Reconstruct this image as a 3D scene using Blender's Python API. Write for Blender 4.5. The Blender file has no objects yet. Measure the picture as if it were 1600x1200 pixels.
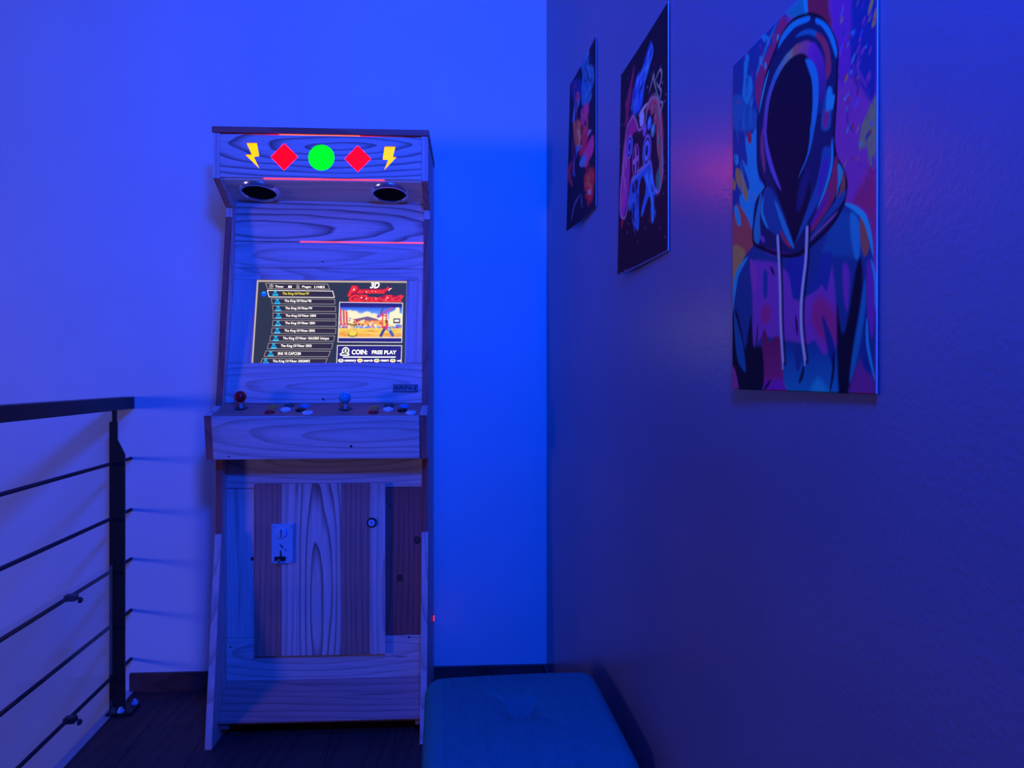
import bpy, bmesh, math, random
import numpy as np
from mathutils import Matrix, Vector

random.seed(7)
SC = bpy.context.scene
COL = SC.collection

# ------------------------------------------------------------------ camera
F = 1120.0          # focal length in pixels of the 1600 px wide frame
CAMZ = 1.10
HOR = 590.0
cam_data = bpy.data.cameras.new('camera')
cam_data.sensor_width = 36.0
cam_data.lens = 36.0 * F / 1600.0
cam_data.shift_y = -(600.0 - HOR) / 1600.0
cam_data.clip_start = 0.02
cam = bpy.data.objects.new('camera', cam_data)
cam.location = (0, 0, CAMZ)
cam.rotation_euler = (math.pi / 2, 0, 0)
COL.objects.link(cam)
SC.camera = cam

# ------------------------------------------------------------------ world, lamps, exposure
world = bpy.data.worlds.new('world')
SC.world = world
world.use_nodes = True
world.node_tree.nodes['Background'].inputs[0].default_value = (0.006, 0.020, 0.30, 1)
world.node_tree.nodes['Background'].inputs[1].default_value = 0.45

def lamp(name, kind, loc, energy, color, size=0.3, aim=None):
    d = bpy.data.lights.new(name, kind)
    d.energy = energy
    d.color = color
    if kind == 'AREA':
        d.shape = 'DISK'
        d.size = size
    else:
        d.shadow_soft_size = size
    o = bpy.data.objects.new(name, d)
    o.location = loc
    if aim is not None:
        o.rotation_euler = (Vector(aim) - Vector(loc)).to_track_quat('-Z', 'Y').to_euler()
    COL.objects.link(o)
    return o

# violet room light across the open gallery, at about handrail height
lamp('violet_room_lamp', 'POINT', (-6.1, -1.4, 1.02), 290.0, (0.42, 0.33, 0.80), 0.5)
# added weak blue fill light from overhead, for the upper region
lamp('blue_fill_lamp', 'AREA', (-0.1, 0.6, 2.85), 30.0, (0.0, 0.058, 1.0), 0.8, aim=(-0.25, 2.3, 0.8))
# blue LED bulb close to the dark wall, just outside the upper right of the view
lamp('blue_wall_bulb', 'POINT', (0.10, 0.10, 1.98), 192.0, (0.0, 0.054, 1.0), 0.12)

SC.view_settings.view_transform = 'Standard'
SC.view_settings.look = 'None'
SC.view_settings.exposure = 0.0
SC.view_settings.gamma = 1.0
SC.view_settings.use_curve_mapping = False

# ------------------------------------------------------------------ materials
MATS = {}

def new_mat(name):
    m = bpy.data.materials.new(name)
    m.use_nodes = True
    nt = m.node_tree
    b = nt.nodes['Principled BSDF']
    MATS[name] = m
    return m, nt, b

def c4(c):
    return (c[0], c[1], c[2], 1.0)

def plain(name, color, rough=0.5, metal=0.0, spec=0.5):
    m, nt, b = new_mat(name)
    b.inputs['Base Color'].default_value = c4(color)
    b.inputs['Roughness'].default_value = rough
    b.inputs['Metallic'].default_value = metal
    b.inputs['Specular IOR Level'].default_value = spec
    return m

def noisy(name, color, rough, amp=0.12, scale=40.0, bump=0.0, bscale=200.0, spec=0.5, metal=0.0):
    m, nt, b = new_mat(name)
    tc = nt.nodes.new('ShaderNodeTexCoord')
    n = nt.nodes.new('ShaderNodeTexNoise')
    n.inputs['Scale'].default_value = scale
    n.inputs['Detail'].default_value = 4
    nt.links.new(tc.outputs['Object'], n.inputs['Vector'])
    r = nt.nodes.new('ShaderNodeValToRGB')
    r.color_ramp.elements[0].position = 0.3
    r.color_ramp.elements[1].position = 0.7
    r.color_ramp.elements[0].color = c4([x * (1 - amp) for x in color])
    r.color_ramp.elements[1].color = c4([min(1, x * (1 + amp)) for x in color])
    nt.links.new(n.outputs['Fac'], r.inputs['Fac'])
    nt.links.new(r.outputs['Color'], b.inputs['Base Color'])
    b.inputs['Roughness'].default_value = rough
    b.inputs['Specular IOR Level'].default_value = spec
    b.inputs['Metallic'].default_value = metal
    if bump > 0:
        n2 = nt.nodes.new('ShaderNodeTexNoise')
        n2.inputs['Scale'].default_value = bscale
        n2.inputs['Detail'].default_value = 3
        nt.links.new(tc.outputs['Object'], n2.inputs['Vector'])
        bp = nt.nodes.new('ShaderNodeBump')
        bp.inputs['Strength'].default_value = bump
        bp.inputs['Distance'].default_value = 0.002
        nt.links.new(n2.outputs['Fac'], bp.inputs['Height'])
        nt.links.new(bp.outputs['Normal'], b.inputs['Normal'])
    return m

def emit(name, color, strength, base=(0.004, 0.004, 0.004)):
    m, nt, b = new_mat(name)
    b.inputs['Base Color'].default_value = c4(base)
    b.inputs['Roughness'].default_value = 0.35
    b.inputs['Specular IOR Level'].default_value = 0.12
    b.inputs['Emission Color'].default_value = c4(color)
    b.inputs['Emission Strength'].default_value = strength
    return m

def wood(name, light, dark, axis='X', ring=22.0, contrast=0.75, rough=0.5, spread=1.0, stretch=None):
    """Sawn softwood: nested growth rings stretched along the grain axis, fine fibres on top."""
    m, nt, b = new_mat(name)
    N = nt.nodes.new
    L = nt.links.new
    tc = N('ShaderNodeTexCoord')
    oi = N('ShaderNodeObjectInfo')
    wn = N('ShaderNodeTexWhiteNoise'); wn.noise_dimensions = '1D'
    L(oi.outputs['Random'], wn.inputs['W'])
    off = N('ShaderNodeVectorMath'); off.operation = 'SUBTRACT'
    L(wn.outputs['Color'], off.inputs[0]); off.inputs[1].default_value = (0.5, 0.5, 0.5)
    offs = N('ShaderNodeVectorMath'); offs.operation = 'MULTIPLY'
    L(off.outputs[0], offs.inputs[0])
    add = N('ShaderNodeVectorMath'); add.operation = 'ADD'
    L(tc.outputs['Object'], add.inputs[0]); L(offs.outputs[0], add.inputs[1])
    st = N('ShaderNodeVectorMath'); st.operation = 'MULTIPLY'
    L(add.outputs[0], st.inputs[0])
    fib = N('ShaderNodeVectorMath'); fib.operation = 'MULTIPLY'
    L(add.outputs[0], fib.inputs[0])
    long_, short = stretch or (0.13 if axis == 'X' else 0.06), 1.0
    if axis == 'X':
        offs.inputs[1].default_value = (0.40, 0.10 * spread, 0.07 * spread)
        st.inputs[1].default_value = (long_, short, short)
        fib.inputs[1].default_value = (6, 160, 160)
    elif axis == 'Y':
        offs.inputs[1].default_value = (0.07 * spread, 0.45, 0.10 * spread)
        st.inputs[1].default_value = (short, long_, short)
        fib.inputs[1].default_value = (160, 6, 160)
    else:
        offs.inputs[1].default_value = (0.07 * spread, 0.10 * spread, 0.45)
        st.inputs[1].default_value = (short, short, long_)
        fib.inputs[1].default_value = (160, 160, 6)
    dn = N('ShaderNodeTexNoise'); dn.inputs['Scale'].default_value = 14.0; dn.inputs['Detail'].default_value = 2
    L(st.outputs[0], dn.inputs['Vector'])
    dsub = N('ShaderNodeVectorMath'); dsub.operation = 'SUBTRACT'
    L(dn.outputs['Color'], dsub.inputs[0]); dsub.inputs[1].default_value = (0.5, 0.5, 0.5)
    dmul = N('ShaderNodeVectorMath'); dmul.operation = 'SCALE'
    L(dsub.outputs[0], dmul.inputs[0]); dmul.inputs['Scale'].default_value = 0.032
    dadd = N('ShaderNodeVectorMath'); dadd.operation = 'ADD'
    L(st.outputs[0], dadd.inputs[0]); L(dmul.outputs[0], dadd.inputs[1])
    wv = N('ShaderNodeTexWave'); wv.wave_type = 'RINGS'; wv.rings_direction = 'SPHERICAL'
    wv.wave_profile = 'SAW'
    wv.inputs['Scale'].default_value = ring
    wv.inputs['Distortion'].default_value = 0.6
    wv.inputs['Detail'].default_value = 1.0
    L(dadd.outputs[0], wv.inputs['Vector'])
    ramp = N('ShaderNodeValToRGB')
    e = ramp.color_ramp.elements
    e[0].position = 0.0; e[0].color = c4(light)
    e[1].position = 0.97; e[1].color = c4(light)
    mid = e.new(0.55); mid.color = c4([light[i] * 0.9 + dark[i] * 0.1 for i in range(3)])
    dk = e.new(0.9); dk.color = c4([light[i] * (1 - contrast) + dark[i] * contrast for i in range(3)])
    L(wv.outputs['Fac'], ramp.inputs['Fac'])
    fn = N('ShaderNodeTexNoise'); fn.inputs['Scale'].default_value = 1.0; fn.inputs['Detail'].default_value = 3
    L(fib.outputs[0], fn.inputs['Vector'])
    fr = N('ShaderNodeMapRange')
    fr.inputs['From Min'].default_value = 0.3; fr.inputs['From Max'].default_value = 0.7
    fr.inputs['To Min'].default_value = 0.84; fr.inputs['To Max'].default_value = 1.06
    L(fn.outputs['Fac'], fr.inputs['Value'])
    mul = N('ShaderNodeVectorMath'); mul.operation = 'SCALE'
    L(ramp.outputs['Color'], mul.inputs[0]); L(fr.outputs['Result'], mul.inputs['Scale'])
    L(mul.outputs[0], b.inputs['Base Color'])
    b.inputs['Roughness'].default_value = rough
    b.inputs['Specular IOR Level'].default_value = 0.35
    bp = N('ShaderNodeBump'); bp.inputs['Strength'].default_value = 0.15; bp.inputs['Distance'].default_value = 0.001
    L(fn.outputs['Fac'], bp.inputs['Height']); L(bp.outputs['Normal'], b.inputs['Normal'])
    return m

PINE = (0.86, 0.62, 0.56)
PINE_D = (0.36, 0.17, 0.13)
for ax in 'XYZ':
    wood('pine_' + ax, PINE, PINE_D, ax, ring=19.0, contrast=0.5, spread=1.0 if ax == 'X' else 2.5)
    wood('pine_bold_' + ax, PINE, (0.24, 0.11, 0.09), ax, ring=19.0, contrast=0.92, spread=1.0 if ax == 'X' else 0.5, stretch=0.15 if ax == 'X' else 0.11)
    wood('larch_' + ax, (0.60, 0.25, 0.21), (0.26, 0.09, 0.07), ax, ring=18.0, contrast=0.55, spread=2.5)
    wood('cedar_' + ax, (0.48, 0.13, 0.11), (0.20, 0.05, 0.04), ax, ring=18.0, contrast=0.55, spread=2.0)
wood('underlit_wood_X', (0.93, 0.85, 0.74), (0.6, 0.45, 0.35), 'X', ring=9.0, contrast=0.3)  # paler wood colour standing in for light on the hood underside
plain('knot_dark', (0.05, 0.025, 0.02), 0.6)
plain('knot_ring', (0.12, 0.05, 0.035), 0.6)
noisy('white_paint', (0.80, 0.80, 0.80), 0.55, 0.03, 3.0, 0.10, 180.0, 0.4)
noisy('taupe_paint', (0.18, 0.14, 0.18), 0.28, 0.05, 4.0, 0.2, 160.0, 0.5)
wood('floor_wood_Y', (0.11, 0.045, 0.04), (0.05, 0.02, 0.018), 'Y', ring=9.0, contrast=0.6, rough=0.6)
wood('skirting_wood_X', (0.12, 0.055, 0.055), (0.04, 0.025, 0.02), 'X', ring=9.0, contrast=0.6, rough=0.4)
plain('slab_grey', (0.15, 0.14, 0.14), 0.8)
plain('edge_trim_white', (0.55, 0.55, 0.58), 0.45)
noisy('black_steel', (0.012, 0.012, 0.014), 0.42, 0.2, 60, 0.0)
noisy('rod_steel', (0.05, 0.05, 0.055), 0.35, 0.1, 60, 0.0, metal=0.3)
plain('chrome', (0.9, 0.9, 0.9), 0.2, 0.9)
noisy('brushed_steel', (0.38, 0.66, 0.80), 0.38, 0.05, 80.0, 0.05, 300.0, metal=0.15)
plain('dark_steel', (0.05, 0.05, 0.06), 0.4, 0.8)
noisy('speaker_cloth', (0.004, 0.004, 0.005), 0.9, 0.3, 900.0, 0.3, 1500.0, 0.1)
plain('ball_red', (0.55, 0.01, 0.02), 0.12)
plain('ball_blue', (0.0, 0.50, 0.62), 0.12)
plain('button_orange', (0.80, 0.33, 0.05), 0.25)
plain('button_red', (0.60, 0.02, 0.02), 0.25)
plain('button_green', (0.01, 0.10, 0.09), 0.25)
plain('button_white', (0.85, 0.85, 0.85), 0.25)
plain('button_black', (0.01, 0.01, 0.012), 0.25)
plain('button_cyan', (0.02, 0.35, 0.60), 0.25)
plain('badge_grey', (0.20, 0.19, 0.20), 0.5)
plain('badge_ink', (0.012, 0.012, 0.02), 0.6)
emit('lit_yellow', (1.0, 0.42, 0.0), 1.8)
emit('lit_red', (1.0, 0.00002, 0.0004), 45.0)
emit('lit_green', (0.0, 1.0, 0.008), 2.0)
emit('led_pink', (1.0, 0.045, 0.075), 2.6)
emit('led_orange', (1.0, 0.20, 0.14), 1.6)
emit('led_red', (1.0, 0.01, 0.06), 2.0)
# screen inks
emit('scr_back', (0.030, 0.038, 0.075), 1.0)
emit('scr_row', (0.034, 0.026, 0.060), 1.0)
emit('scr_blue', (0.025, 0.022, 0.22), 1.0)
emit('scr_line', (0.62, 0.52, 0.48), 1.0)
emit('scr_white', (1.0, 0.95, 0.88), 1.8)
emit('scr_yellow', (1.0, 0.82, 0.02), 1.4)
emit('scr_cyan', (0.01, 0.50, 1.0), 1.2)
emit('scr_red', (0.95, 0.035, 0.03), 1.0)
emit('scr_darkred', (0.42, 0.01, 0.05), 1.0)
emit('scr_ball', (0.005, 0.10, 0.95), 1.0)
emit('scr_orange', (1.0, 0.45, 0.15), 1.1)
emit('scr_green', (0.35, 0.8, 0.15), 1.1)
emit('painted_edge_glow', (0.62, 0.52, 0.46), 0.9)  # screen glow on the surrounding wood edges, put in as emission
emit('scr_grey', (0.10, 0.10, 0.13), 1.0)

def attr_mat(name, emission=False, rough=0.35):
    m, nt, b = new_mat(name)
    a = nt.nodes.new('ShaderNodeAttribute')
    a.attribute_name = 'print'
    if emission:
        b.inputs['Base Color'].default_value = (0.01, 0.01, 0.01, 1)
        nt.links.new(a.outputs['Color'], b.inputs['Emission Color'])
        b.inputs['Emission Strength'].default_value = 1.0
    else:
        nt.links.new(a.outputs['Color'], b.inputs['Base Color'])
    b.inputs['Roughness'].default_value = rough
    b.inputs['Specular IOR Level'].default_value = 0.08
    return m
attr_mat('poster_print', False, 0.6)
attr_mat('game_print', True)
plain('poster_paper', (0.75, 0.75, 0.78), 0.6)

def acrylic(name):
    m, nt, b = new_mat(name)
    out = nt.nodes['Material Output']
    tr = nt.nodes.new('ShaderNodeBsdfTransparent'); tr.inputs[0].default_value = (0.93, 0.95, 0.96, 1)
    gl = nt.nodes.new('ShaderNodeBsdfGlossy'); gl.inputs['Roughness'].default_value = 0.03
    fr = nt.nodes.new('ShaderNodeFresnel'); fr.inputs['IOR'].default_value = 1.49
    mx = nt.nodes.new('ShaderNodeMixShader')
    ge = nt.nodes.new('ShaderNodeNewGeometry')
    front = nt.nodes.new('ShaderNodeMath'); front.operation = 'SUBTRACT'; front.inputs[0].default_value = 1.0
    nt.links.new(ge.outputs['Backfacing'], front.inputs[1])
    fm = nt.nodes.new('ShaderNodeMath'); fm.operation = 'MULTIPLY'
    nt.links.new(fr.outputs[0], fm.inputs[0]); nt.links.new(front.outputs[0], fm.inputs[1])
    nt.links.new(fm.outputs[0], mx.inputs[0])
    nt.links.new(tr.outputs[0], mx.inputs[1]); nt.links.new(gl.outputs[0], mx.inputs[2])
    nt.links.new(mx.outputs[0], out.inputs['Surface'])
    return m
acrylic('clear_acrylic')
noisy('blue_corduroy', (0.025, 0.19, 0.17), 0.9, 0.06, 60.0, 0.15, 900.0, 0.1)

# ------------------------------------------------------------------ mesh helpers
def link(o, parent=None):
    COL.objects.link(o)
    if parent is not None:
        o.parent = parent
    return o

def obj_from(name, verts, faces, mats, parent=None, M=None, midx=None, smooth=False, center=True):
    if isinstance(mats, str):
        mats = [mats]
    verts = [Vector(v) for v in verts]
    M = M.copy() if M is not None else Matrix.Identity(4)
    if center:
        lo = Vector([min(v[i] for v in verts) for i in range(3)])
        hi = Vector([max(v[i] for v in verts) for i in range(3)])
        c = (lo + hi) / 2
        verts = [v - c for v in verts]
        M = M @ Matrix.Translation(c)
    me = bpy.data.meshes.new(name)
    me.from_pydata([tuple(v) for v in verts], [], faces)
    for mm in mats:
        me.materials.append(MATS[mm])
    if midx:
        me.polygons.foreach_set('material_index', midx)
    if smooth:
        me.polygons.foreach_set('use_smooth', [True] * len(me.polygons))
    me.update()
    o = bpy.data.objects.new(name, me)
    link(o, parent)
    if parent is not None and not center:
        o.matrix_basis = M
    else:
        o.matrix_basis = M
    return o

def add_to(parent, child):
    """re-express child (given in the grandparent frame) under parent part"""
    m = child.matrix_basis.copy()
    child.parent = parent
    child.matrix_basis = parent.matrix_basis.inverted() @ m

def bevel_box(x0, x1, y0, y1, z0, z1, bev=0.0012):
    bm = bmesh.new()
    bmesh.ops.create_cube(bm, size=1.0)
    for v in bm.verts:
        v.co = Vector(((x0 + x1) / 2 + v.co.x * (x1 - x0), (y0 + y1) / 2 + v.co.y * (y1 - y0), (z0 + z1) / 2 + v.co.z * (z1 - z0)))
    if bev > 0:
        bmesh.ops.bevel(bm, geom=list(bm.edges), offset=bev, segments=1, affect='EDGES')
    vs = [v.co.copy() for v in bm.verts]
    bm.verts.index_update()
    fs = [[v.index for v in f.verts] for f in bm.faces]
    bm.free()
    return vs, fs

def box(name, x0, x1, y0, y1, z0, z1, mat, parent=None, M=None, bev=0.0012):
    vs, fs = bevel_box(x0, x1, y0, y1, z0, z1, bev)
    return obj_from(name, vs, fs, mat, parent, M)

def prism(name, poly, a0, a1, mats, parent=None, M=None, axis='X', edge_mat=None):
    """extrude a 2-D polygon; axis X: poly=(y,z); axis Z: poly=(x,y). edge_mat: {edge index: material index}"""
    n = len(poly)
    def mk(p, a):
        return (a, p[0], p[1]) if axis == 'X' else (p[0], p[1], a)
    vs = [mk(p, a0) for p in poly] + [mk(p, a1) for p in poly]
    fs = [list(range(n))[::-1], list(range(n, 2 * n))]
    mi = [0, 0]
    for i in range(n):
        j = (i + 1) % n
        fs.append([i, j, n + j, n + i])
        mi.append(edge_mat.get(i, 0) if edge_mat else 0)
    # orient
    bm = bmesh.new()
    bv = [bm.verts.new(v) for v in vs]
    for f, k in zip(fs, mi):
        ff = bm.faces.new([bv[i] for i in f]); ff.material_index = k
    bmesh.ops.recalc_face_normals(bm, faces=list(bm.faces))
    bm.verts.index_update()
    vs2 = [v.co.copy() for v in bm.verts]
    fs2 = [[v.index for v in f.verts] for f in bm.faces]
    mi2 = [f.material_index for f in bm.faces]
    bm.free()
    return obj_from(name, vs2, fs2, mats, parent, M, mi2)

def lathe(name, prof, mats, parent=None, M=None, n=28, midx=None, sx=1.0):
    """profile of (r, z) revolved about Z. midx: per-segment material index"""
    vs, fs, mi = [], [], []
    for k in range(n):
        a = 2 * math.pi * k / n
        for r, z in prof:
            vs.append((r * math.cos(a) * sx, r * math.sin(a), z))
    m = len(prof)
    for k in range(n):
        k2 = (k + 1) % n
        for i in range(m - 1):
            fs.append([k * m + i, k2 * m + i, k2 * m + i + 1, k * m + i + 1])
            mi.append(midx[i] if midx else 0)
    o = obj_from(name, vs, fs, mats, parent, M, mi, True, center=False)
    bm = bmesh.new(); bm.from_mesh(o.data)
    bmesh.ops.remove_doubles(bm, verts=list(bm.verts), dist=1e-6)
    bmesh.ops.recalc_face_normals(bm, faces=list(bm.faces))
    bm.to_mesh(o.data); bm.free()
    o.data.set_sharp_from_angle(angle=math.radians(32))
    return o

def tube(name, pts, r, mat, parent=None, n=12, M=None):
    vs, fs = [], []
    pts = [Vector(p) for p in pts]
    for i, p in enumerate(pts):
        d = (pts[min(i + 1, len(pts) - 1)] - pts[max(i - 1, 0)]).normalized()
        up = Vector((0, 0, 1)) if abs(d.z) < 0.9 else Vector((1, 0, 0))
        a = d.cross(up).normalized(); b = d.cross(a).normalized()
        for k in range(n):
            t = 2 * math.pi * k / n
            vs.append(p + a * (r * math.cos(t)) + b * (r * math.sin(t)))
    for i in range(len(pts) - 1):
        for k in range(n):
            k2 = (k + 1) % n
            fs.append([i * n + k, i * n + k2, (i + 1) * n + k2, (i + 1) * n + k])
    fs.append(list(range(n))); fs.append([(len(pts) - 1) * n + k for k in range(n)][::-1])
    return obj_from(name, vs, fs, mat, parent, M, None, True)

def tag(o, label=None, cat=None, group=None, kind=None):
    if label: o['label'] = label
    if cat: o['category'] = cat
    if group: o['group'] = group
    if kind: o['kind'] = kind
    return o

def empty(name, loc, rz=0.0):
    o = bpy.data.objects.new(name, None)
    o.empty_display_size = 0.1
    o.location = loc
    o.rotation_euler = (0, 0, rz)
    link(o)
    return o

def text_mesh(s, offset=0.0, shear=0.0):
    """returns vertices (2-D) and faces of a filled text outline"""
    cu = bpy.data.curves.new('t', 'FONT')
    cu.body = s
    cu.size = 1.0
    cu.offset = offset
    cu.shear = shear
    cu.resolution_u = 3
    ob = bpy.data.objects.new('t', cu)
    me = bpy.data.meshes.new_from_object(ob)
    vs = [(v.co.x, v.co.y) for v in me.vertices]
    fs = [list(p.vertices) for p in me.polygons]
    bpy.data.objects.remove(ob); bpy.data.curves.remove(cu); bpy.data.meshes.remove(me)
    return vs, fs

class Flat:
    """flat inks laid in the XY plane of a panel, a fraction of a millimetre apart"""
    def __init__(self):
        self.v, self.f, self.m, self.mats = [], [], [], []
    def mi(self, mat):
        if mat not in self.mats:
            self.mats.append(mat)
        return self.mats.index(mat)
    def poly(self, pts, z, mat):
        b = len(self.v)
        area = sum(pts[i][0] * pts[(i + 1) % len(pts)][1] - pts[(i + 1) % len(pts)][0] * pts[i][1] for i in range(len(pts)))
        if area < 0:
            pts = pts[::-1]
        self.v += [(p[0], p[1], z) for p in pts]
        self.f.append(list(range(b, b + len(pts)))); self.m.append(self.mi(mat))
    def ring(self, pts, w, z, mat):
        n = len(pts)
        c = (sum(p[0] for p in pts) / n, sum(p[1] for p in pts) / n)
        ins = []
        for i in range(n):
            p0, p1, p2 = Vector(pts[i - 1]), Vector(pts[i]), Vector(pts[(i + 1) % n])
            d1 = (p1 - p0).normalized(); d2 = (p2 - p1).normalized()
            n1 = Vector((-d1.y, d1.x)); n2 = Vector((-d2.y, d2.x))
            if n1.dot(Vector(c) - p1) < 0: n1 = -n1
            if n2.dot(Vector(c) - p1) < 0: n2 = -n2
            bis = (n1 + n2)
            k = w / max(0.25, (1 + n1.dot(n2)) / 2) / 2
            ins.append(p1 + bis * k)
        for i in range(n):
            j = (i + 1) % n
            self.poly([tuple(pts[i]), tuple(pts[j]), tuple(ins[j]), tuple(ins[i])], z, mat)
    def disc(self, c, r, z, mat, n=20, ry=None):
        ry = ry or r
        self.poly([(c[0] + r * math.cos(2 * math.pi * k / n), c[1] + ry * math.sin(2 * math.pi * k / n)) for k in range(n)], z, mat)
    def text(self, s, x0, x1, y0, y1, z, mat, offset=0.0, shear=0.0):
        vs, fs = text_mesh(s, offset, shear)
        ax = min(v[0] for v in vs); bx = max(v[0] for v in vs)
        ay = min(v[1] for v in vs); by = max(v[1] for v in vs)
        b = len(self.v)
        self.v += [(x0 + (v[0] - ax) / (bx - ax) * (x1 - x0), y0 + (v[1] - ay) / (by - ay) * (y1 - y0), z) for v in vs]
        k = self.mi(mat)
        for f in fs:
            self.f.append([b + i for i in f]); self.m.append(k)
    def build(self, name, parent, M=None):
        return obj_from(name, self.v, self.f, self.mats, parent, M, self.m)

# ------------------------------------------------------------------ room shell
WA = Vector((-1.34, 2.514)); WB = Vector((0.125, 2.593))
WD = (WB - WA).normalized()                       # along the back wall, to the right
WTH = math.atan2(WD.y, WD.x)
RD = Vector((0.1027, -1.0)).normalized()          # along the right wall, towards the viewer
M_back = Matrix.Translation((WB.x, WB.y, 0)) @ Matrix.Rotation(WTH, 4, 'Z')      # x<0 to the left, y<0 into the room
M_right = Matrix.Translation((WB.x, WB.y, 0)) @ Matrix.Rotation(math.atan2(RD.y, RD.x), 4, 'Z')  # x towards viewer, y>0 into wall? (left-hand side is +y)
def wall_x(y):
    return WB.x - 0.1027 * (y - WB.y)

tag(box('wall_back', -6.5, 0.20, 0.0, 0.12, -2.7, 3.3, 'white_paint', None, M_back, 0), kind='structure')
tag(box('wall_right', -0.12, 4.5, 0.0, 0.12, -0.2, 3.3, 'taupe_paint', None, M_right, 0), kind='structure')

RAIL_D = Vector((0.125, -1.0)).normalized()       # along the railing, towards the viewer
def rail_pt(y, off=0.0):
    """point on the railing line at depth y; off>0 to the right (into the gallery)"""
    return Vector((-1.336 + (2.515 - y) * 0.125 + off, y))

# floor slab and planks
e0 = rail_pt(2.53, 0.012); e1 = rail_pt(-1.6, 0.012)
slab = prism('floor', [(e0.x, e0.y + 0.06), (e1.x, e1.y), (wall_x(-1.6) + 0.05, -1.6), (WB.x + 0.02, WB.y + 0.06)], -0.22, -0.014, 'slab_grey', None, None, 'Z')
tag(slab, kind='structure')
pw = 0.195
pd = Vector((-0.12, 1.0)).normalized()            # planks run with the gallery
pn = Vector((pd.y, -pd.x))
org = Vector((-1.312, 2.56))
def clip_poly(poly, a, b, c):
    """keep a*x+b*y<=c"""
    out = []
    for i in range(len(poly)):
        p, q = poly[i], poly[(i + 1) % len(poly)]
        fp = a * p[0] + b * p[1] - c; fq = a * q[0] + b * q[1] - c
        if fp <= 0: out.append(p)
        if (fp < 0 < fq) or (fq < 0 < fp):
            t = fp / (fp - fq)
            out.append((p[0] + (q[0] - p[0]) * t, p[1] + (q[1] - p[1]) * t))
    return out
wn_ = Vector((-WD.y, WD.x)); rn_ = Vector((-RD.y, RD.x))
ed_n = Vector((-RAIL_D.y * -1, RAIL_D.x * -1))
for k in range(-1, 10):
    start = [0.35, 0.95, 0.15, 0.7][k % 4] - 0.5
    s = start - 1.4
    while s < 3.4:
        a0, a1 = s + 0.0009, s + 1.28 - 0.0009
        o0, o1 = k * pw - 0.07 + 0.0009, (k + 1) * pw - 0.07 - 0.0009
        quad = [tuple(org + pn * o0 - pd * a0), tuple(org + pn * o1 - pd * a0), tuple(org + pn * o1 - pd * a1), tuple(org + pn * o0 - pd * a1)]
        q = clip_poly(quad, wn_.x, wn_.y, wn_.dot(WB) - 0.001)
        if len(q) > 2: q = clip_poly(q, rn_.x, rn_.y, rn_.dot(WB) - 0.001)
        rl = rail_pt(0.0, 0.012)
        if len(q) > 2: q = clip_poly(q, -1.0, -0.125, -(rl.x + 0.125 * rl.y))
        s += 1.28
        if len(q) < 3 or max(p[1] for p in q) < -1.0:
            continue
        add_to(slab, prism('plank', q, -0.014, 0.0, 'floor_wood_Y', None, None, 'Z'))
# white cap along the open edge of the gallery floor
t0, t1 = rail_pt(2.52, -0.016), rail_pt(2.52, 0.012)
t2, t3 = rail_pt(-1.6, 0.012), rail_pt(-1.6, -0.016)
tag(prism('trim_1', [tuple(t0), tuple(t1), tuple(t2), tuple(t3)], -0.24, 0.004, 'edge_trim_white', None, None, 'Z'), kind='structure')
low = prism('floor_lower', [(-6.5, -3), (4, -3), (4, 3.2), (-6.5, 3.0)], -2.75, -2.7, 'floor_wood_Y', None, None, 'Z')
tag(low, kind='structure')
# skirting boards
tag(box('baseboard_back', -1.464, -0.012, -0.013, -0.0005, 0.0, 0.066, 'skirting_wood_X', None, M_back), kind='structure')
tag(box('baseboard_right', 0.0, 4.4, -0.0125, -0.0005, 0.0, 0.066, 'skirting_wood_X', None, M_right), kind='structure')

# ------------------------------------------------------------------ arcade cabinet
TH = math.atan(0.054)
CO = Vector((-0.913, 2.209, 0.0))
W = 0.652; T = 0.020
cab = empty('arcade_cabinet', CO, TH)
tag(cab, 'tall homemade wooden arcade cabinet with lit coloured shapes on top', 'arcade cabinet')
RI = Matrix.Rotation(-TH, 3, 'Z')

def hit(px, py, L):
    """pixel of the photo -> (u, s) on the cabinet plane through profile line L=((v1,z1),(v2,z2))"""
    o = RI @ (Vector((0, 0, CAMZ)) - CO)
    d = RI @ Vector(((px - 800) / F, 1.0, (HOR - py) / F))
    (v1, z1), (v2, z2) = L
    nv, nz = -(z2 - z1), (v2 - v1)
    t = (nv * (v1 - o.y) + nz * (z1 - o.z)) / (nv * d.y + nz * d.z)
    p = o + d * t
    ln = math.hypot(v2 - v1, z2 - z1)
    s = ((p.y - v1) * (v2 - v1) + (p.z - z1) * (z2 - z1)) / ln
    return (p.x, s)

def frame(L, out=0.0):
    (v1, z1), (v2, z2) = L
    ln = math.hypot(v2 - v1, z2 - z1)
    t = Vector((0, (v2 - v1) / ln, (z2 - z1) / ln)); n = Vector((0, -t.z, t.y))
    p = Vector((0, v1, z1)) + n * out
    return Matrix(((1, t.x, n.x, p.x), (0, t.y, n.y, p.y), (0, t.z, n.z, p.z), (0, 0, 0, 1)))

def ll(L):
    return math.hypot(L[1][0] - L[0][0], L[1][1] - L[0][1])

LSCR = ((0.022, 1.020), (0.110, 1.430))
LUP = ((0.110, 1.430), (0.125, 1.690))
LCTL = ((-0.096, 0.987), (0.022, 1.020))
LCF = ((-0.077, 0.856), (-0.096, 0.987))
LSPK = ((0.124, 1.678), (-0.020, 1.7075))
LMAR = ((-0.024, 1.709), (-0.024, 1.846))
LLOW = ((0.038, 0.0), (0.038, 1.0))
LFOOT = ((-0.044, 0.058), (0.036, 0.150))
BACKV = 0.305

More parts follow.
